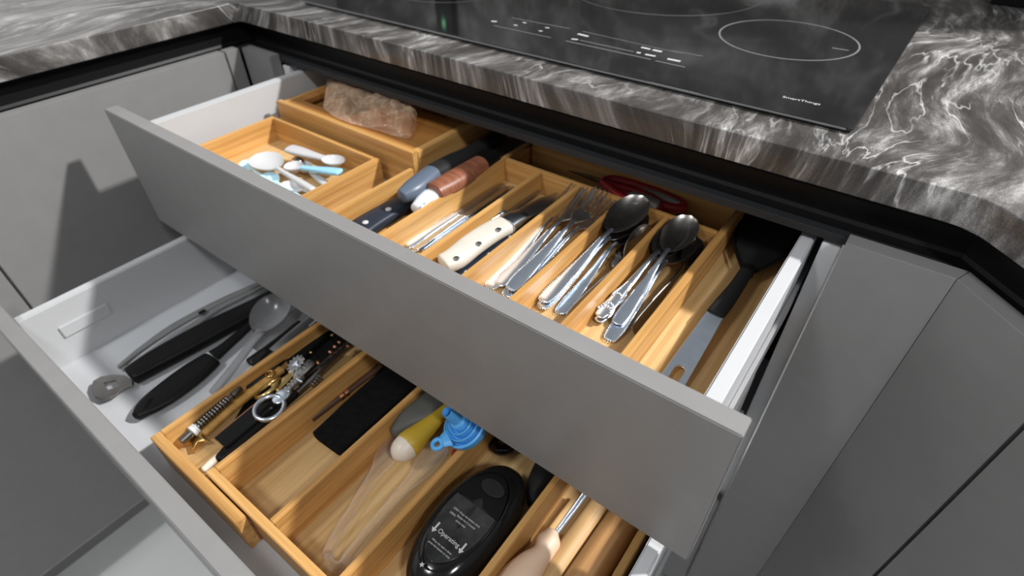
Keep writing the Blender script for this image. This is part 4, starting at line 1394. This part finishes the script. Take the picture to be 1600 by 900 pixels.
# core slot 2
og = thing('masher_handle', 'dark grey oval handle at the left of the second wide slot', 'utensil', at((640, 650), W2))
sweep('handle', [span((613, 669), (627, 682), W2 + .028, 0.011), span((625, 646), (654, 669), W2 + .030, 0.0135), span((654, 623), (690, 651), W2 + .031, 0.014), span((695, 586), (730, 616), W2 + .031, 0.012)], M['darkgrey'], og, r0=0.006, seg=20)
yl = thing('pastry_brush', 'mustard yellow tapered handle with round ivory tip in the second wide slot', 'utensil', at((650, 690), W2))
zz = W2 + 0.0315
a, b = at((631, 701), zz), at((722, 618), zz + .004)
m = frame(a, b)
L = (b - a).length
lathe('tip', [(-0.0150, 0.0001), (-0.0146, 0.003), (-0.0130, 0.0067), (-0.0100, 0.0102), (-0.006, 0.0126), (-0.001, 0.0141), (0.004, 0.0146)], M['ivory'], yl, m, 28)
lathe('handle', [(0.0041, 0.0146), (0.0055, 0.0153), (0.012, 0.0150), (0.025, 0.0124), (0.045, 0.0092), (0.07, 0.0068), (0.10, 0.0058), (L, 0.0056), (L + .002, 0.003)], M['yellow'], yl, m, 28)
fu = thing('funnel', 'sky blue collapsible silicone funnel lying upside down in the second wide slot', 'funnel', at((725, 665), W2))
fc = at((724, 661), -0.268)
# axis points up, leaning back and left so that the spout points to the front left
axis = Vector((-0.30, -0.42, 0.86)).normalized()
q = axis.to_track_quat('X', 'Y').to_matrix().to_4x4() @ Matrix.Diagonal((0.95, 0.76, 0.76, 1))
q.translation = fc
pf = [(-0.010, 0.0345), (-0.0065, 0.0360), (-0.002, 0.0355), (-0.001, 0.0325), (-0.006, 0.0300), (-0.006, 0.0285), (0.002, 0.0280), (0.0035, 0.0262), (0.002, 0.0245), (-0.002, 0.0228), (-0.002, 0.0215), (0.0065, 0.0208), (0.0078, 0.0192), (0.006, 0.0175), (0.002, 0.0160),
      (0.002, 0.0150), (0.010, 0.0142), (0.012, 0.0125), (0.013, 0.0100), (0.019, 0.0088), (0.031, 0.0080), (0.0325, 0.0074), (0.031, 0.0066), (0.016, 0.0062), (0.0, 0.0062)]
lathe('cone', pf, M['funnel'], fu, q, 40, cap=False)
tb_ = at((684, 694), -0.279)
tp = at((696, 687), -0.277)
bm = bmesh.new()
torus_bm(bm, tb_, (tp - tb_).normalized(), Vector((0, 0, 1)).cross((tp - tb_).normalized()), 0.0056, 0.0026, 20, 8)
sweep_bm(bm, [(*(tb_ + (tp - tb_) * 0.25), 0.006, 0.0022), (*tp, 0.009, 0.0024), (*(tp + (tp - tb_) * 0.5), 0.011, 0.0024)], seg=10, n=3)
mesh_from('hanging_tab', bm, M['funnel'], fu, None, 60)
rd = thing('red_lid', 'small red plastic piece beneath the blue funnel', 'lid', at((716, 704), W2))
sweep('rim', [span((706, 716), (711, 719), W2 + .006, 0.004), span((707, 704), (722, 711), W2 + .006, 0.005), span((722, 692), (738, 700), W2 + .006, 0.004)], M['red'], rd, r0=.003)
ct = thing('clear_tongs', 'clear plastic tongs with scoop ends in the second wide slot', 'tongs', at((580, 790), W2))
zz = W2 + 0.009
sweep('arm', [mid((512, 866), zz, 0.0050, 0.007), mid((526, 836), zz, 0.0045, 0.006), mid((548, 800), zz, 0.0042, 0.006), mid((568, 767), zz + .002, 0.0050, 0.005), mid((588, 738), zz + .004, 0.0070, 0.004), mid((600, 718), zz + .006, 0.0125, 0.003), mid((618, 692), zz + .006, 0.0145, 0.003), mid((634, 672), zz + .005, 0.009, 0.003)], M['clear'], ct, r0=.004, r1=.004, expo=2.6)
sweep('arm', [mid((541, 876), zz, 0.0050, 0.007), mid((565, 843), zz, 0.0045, 0.006), mid((596, 805), zz, 0.0042, 0.006), mid((622, 773), zz + .002, 0.0050, 0.005), mid((645, 750), zz + .004, 0.0075, 0.004), mid((662, 730), zz + .006, 0.0125, 0.003), mid((680, 705), zz + .006, 0.0140, 0.003), mid((690, 688), zz + .005, 0.009, 0.003)], M['clear'], ct, r0=.004, r1=.004, expo=2.6)
sweep('hinge', [mid((513, 872), zz, 0.0045, 0.008), mid((520, 884), zz, 0.0048, 0.008), mid((533, 886), zz, 0.0048, 0.008), mid((542, 874), zz, 0.0045, 0.008)], M['clear'], ct, r0=.003, r1=.003)

# core slot 3: electric can opener, ring, handle
eo = thing('electric_opener', 'glossy black oval electric can opener with a printed label in the third wide slot', 'can opener', at((720, 830), W2))
zz = W2 + 0.026
a = at((812, 742), zz)
e0, e1 = at((806, 737), zz), at((645, 931), zz)
xa = (e1 - e0).normalized()
mE = frame(e0, e1)
LE = (e1 - e0).length
WE = 0.0385
top = 0.024


def egg(x):
    u = min(1, max(0, x / LE))
    return WE * (max(0.0, 1 - (2 * u - 1) ** 2)) ** 0.5 * (1.03 - 0.06 * u)


bm = bmesh.new()
rings = []
nx = 40
for i in range(nx + 1):
    t = 0.5 - 0.5 * math.cos(PI * (i + 0.02) / (nx + 0.04))
    x = LE * t
    w = max(egg(x), 1e-4)
    h = top * (max(0, 1 - abs(2 * t - 1) ** 3.2)) ** 0.6 + 0.0005
    r = []
    for k_ in range(28):
        an = 2 * PI * k_ / 28
        yy = w * math.copysign(abs(math.cos(an)) ** 0.75, math.cos(an))
        sz = math.sin(an)
        zq = h * (abs(sz) ** 0.75 if sz > 0 else -abs(sz) ** 0.6)
        r.append(Vector((x, yy, zq)))
    rings.append(r)
loft_bm(bm, rings)
mesh_from('body', bm, M['black_gloss'], eo, mE, 60)


def eg_out(x0, x1, f, n=24):
    pts = []
    for i in range(n + 1):
        x = x0 + (x1 - x0) * i / n
        pts.append((x, egg(x) * f))
    return pts


XC = 0.082


def inset(x, k):
    """half width of the outline shrunk by k about its middle"""
    return k * egg(XC + (x - XC) / k)


def panel(name, x0, x1, k, z, mat):
    n = 28
    up = []
    for i in range(n + 1):
        x = x0 + (x1 - x0) * (0.5 - 0.5 * math.cos(PI * i / n))
        up.append((x, max(inset(x, k), 0.0003)))
    pts = up + [(x, -w) for x, w in up[::-1]]
    return prism(name, pts, z, z + 0.0009, mat, eo, bevel=0.0003, world=mE)


ztop = top + 0.0003
k0 = 0.70
k1 = 0.64
panel('top_plate', XC - XC * k0 + 0.0002, 0.0620, k0, ztop - 0.0010, M['black'])
label_ = panel('label', 0.0635, XC + (LE - XC) * k1 - 0.0002, k1, ztop - 0.0008, M['label_film'])
bm = bmesh.new()
ol2 = []
n = 24
for i in range(n + 1):
    u = i / n
    k2 = 0.745
    xa_, xb_ = XC - XC * k2 + 0.0002, XC + (LE - XC) * k2 - 0.0002
    x = xa_ + (xb_ - xa_) * (0.5 - 0.5 * math.cos(PI * u))
    ol2.append((x, inset(x, k2)))
loop_ = ol2 + [(x, -w) for x, w in ol2[::-1]]
loop_.append(loop_[0])
sweep_bm(bm, [(x, y, ztop - 0.0002, 0.0008, 0.0007) for x, y in loop_], seg=6, n=1)
mesh_from('seam', bm, M['black_gloss'], eo, mE)
mb = mE @ Matrix.Translation((0.0400, 0.002, ztop))
prism('button', [(0.0085 * math.cos(2 * PI * i / 28), 0.0135 * math.sin(2 * PI * i / 28)) for i in range(28)], 0, 0.0022, M['black_matte'], eo, bevel=0.0009, world=mb)
lz = ztop + 0.0003


def lab(body, x, y, size, ang=PI / 2):
    text_mesh('lettering', body, size, M['ink'], label_, mE @ Matrix.Translation((x, y, lz)) @ Matrix.Rotation(ang, 4, 'Z'), 0.0001)


# the label reads across the body
lab('STEP1', 0.0780, -0.0125, 0.0027)
lab('Press the button once', 0.0780, 0.0040, 0.0027)
lab('STEP2', 0.0835, -0.0125, 0.0027)
lab('Rotate for 2 rounds', 0.0820, 0.0030, 0.0027)
lab('press stop', 0.0862, 0.0000, 0.0027)
lab('Operating', 0.1030, 0.0, 0.0062)
lab('When the task is done', 0.1125, 0.0, 0.0026)
lab('press the button to stop', 0.1160, 0.0, 0.0026)
st5 = []
for i in range(10):
    a = 2 * PI * i / 10
    r = 0.0026 if i % 2 == 0 else 0.0012
    st5.append((r * math.cos(a), r * math.sin(a)))
prism('star_mark', st5, 0, 0.00015, M['ink'], label_, world=mE @ Matrix.Translation((0.135, -0.003, lz)))
for y in (0.0165, -0.0165):
    prism('arrow_mark', [(-0.006, 0.0009), (0.001, 0.0009), (0.001, 0.003), (0.005, 0), (0.001, -0.003), (0.001, -0.0009), (-0.006, -0.0009)], 0, 0.00015, M['ink'], label_,
          world=mE @ Matrix.Translation((0.1030, y, lz)))
bg_ = thing('black_ring', 'glossy black ring cap behind the electric can opener', 'cap', at((780, 692), W2))
bm = bmesh.new()
torus_bm(bm, at((786, 688), W2 + .010), Vector((1, 0, 0)), Vector((0, 1, 0.1)).normalized(), 0.0125, 0.0062, 30, 12)
mesh_from('rim', bm, M['black_gloss'], bg_, None, 80)
lathe('centre', [(0, 0.012), (0.002, 0.012)], M['steel_dark'], bg_, Matrix.Translation(at((786, 688), W2 + .006)) @ Matrix.Rotation(-PI / 2, 4, 'Y'), 20)
bh = thing('black_grip', 'tapered black rubber grip against the divider of the third wide slot', 'utensil', at((845, 760), W2))
sweep('grip', [span((824, 783), (844, 790), W2 + .016, 0.010), span((823, 768), (850, 779), W2 + .016, 0.0125), span((826, 745), (862, 761), W2 + .016, 0.0135), span((842, 712), (885, 735), W2 + .016, 0.0135)], M['black_matte'], bh, r0=0.003, seg=20)

# core slot 4: peach whisk handle and two wooden sticks
pe = thing('peach_beater', 'peach silicone handled beater with twisted metal rods in the right slot', 'utensil', at((840, 860), W2))
zz = W2 + 0.022
sweep('handle', [span((852, 828), (872, 841), zz, 0.0085), span((841, 836), (874, 856), zz, 0.0118), span((833, 857), (862, 874), zz, 0.0115), span((806, 877), (853, 892), zz, 0.0135), span((780, 903), (842, 912), zz, 0.0145), span((750, 940), (815, 955), zz, 0.0120)], M['peach'], pe, r0=0.004, r1=.006, seg=20)
for dx in (-2.4, 2.4):
    a, b = at((866 + dx, 837), zz + .002), at((925 + dx * 1.6, 757), zz + .004)
    m = frame(a, b)
    L = (b - a).length
    prof = []
    nb_ = int(L / 0.0022)
    for i in range(nb_):
        x = L * i / nb_
        prof += [(x, 0.0014), (x + 0.0011, 0.0019)]
    lathe('rod', prof, M['steel'], pe, m, 10)
sa = thing('wooden_stick', 'pale beech stick next to the peach handle in the right slot', 'rolling pin', at((895, 850), W2))
sb = thing('wooden_stick', 'browner and thicker wooden stick against the right wall of the tray', 'rolling pin', at((940, 860), W2))


def stick(root, p, q, r, mat, z):
    a, b = at(p, z), at(q, z)
    m = frame(a, b)
    L = (b - a).length
    lathe('pin', [(-0.001, r * 0.7), (0.001, r * 0.95), (0.004, r), (L - .004, r), (L, r * 0.8)], M[mat], root, m, 28)


stick(sa, (818, 960), (985, 722), 0.0118, 'beech', W2 + .0122)
stick(sb, (874, 965), (1033, 722), 0.0166, 'beech2', W2 + .0175)
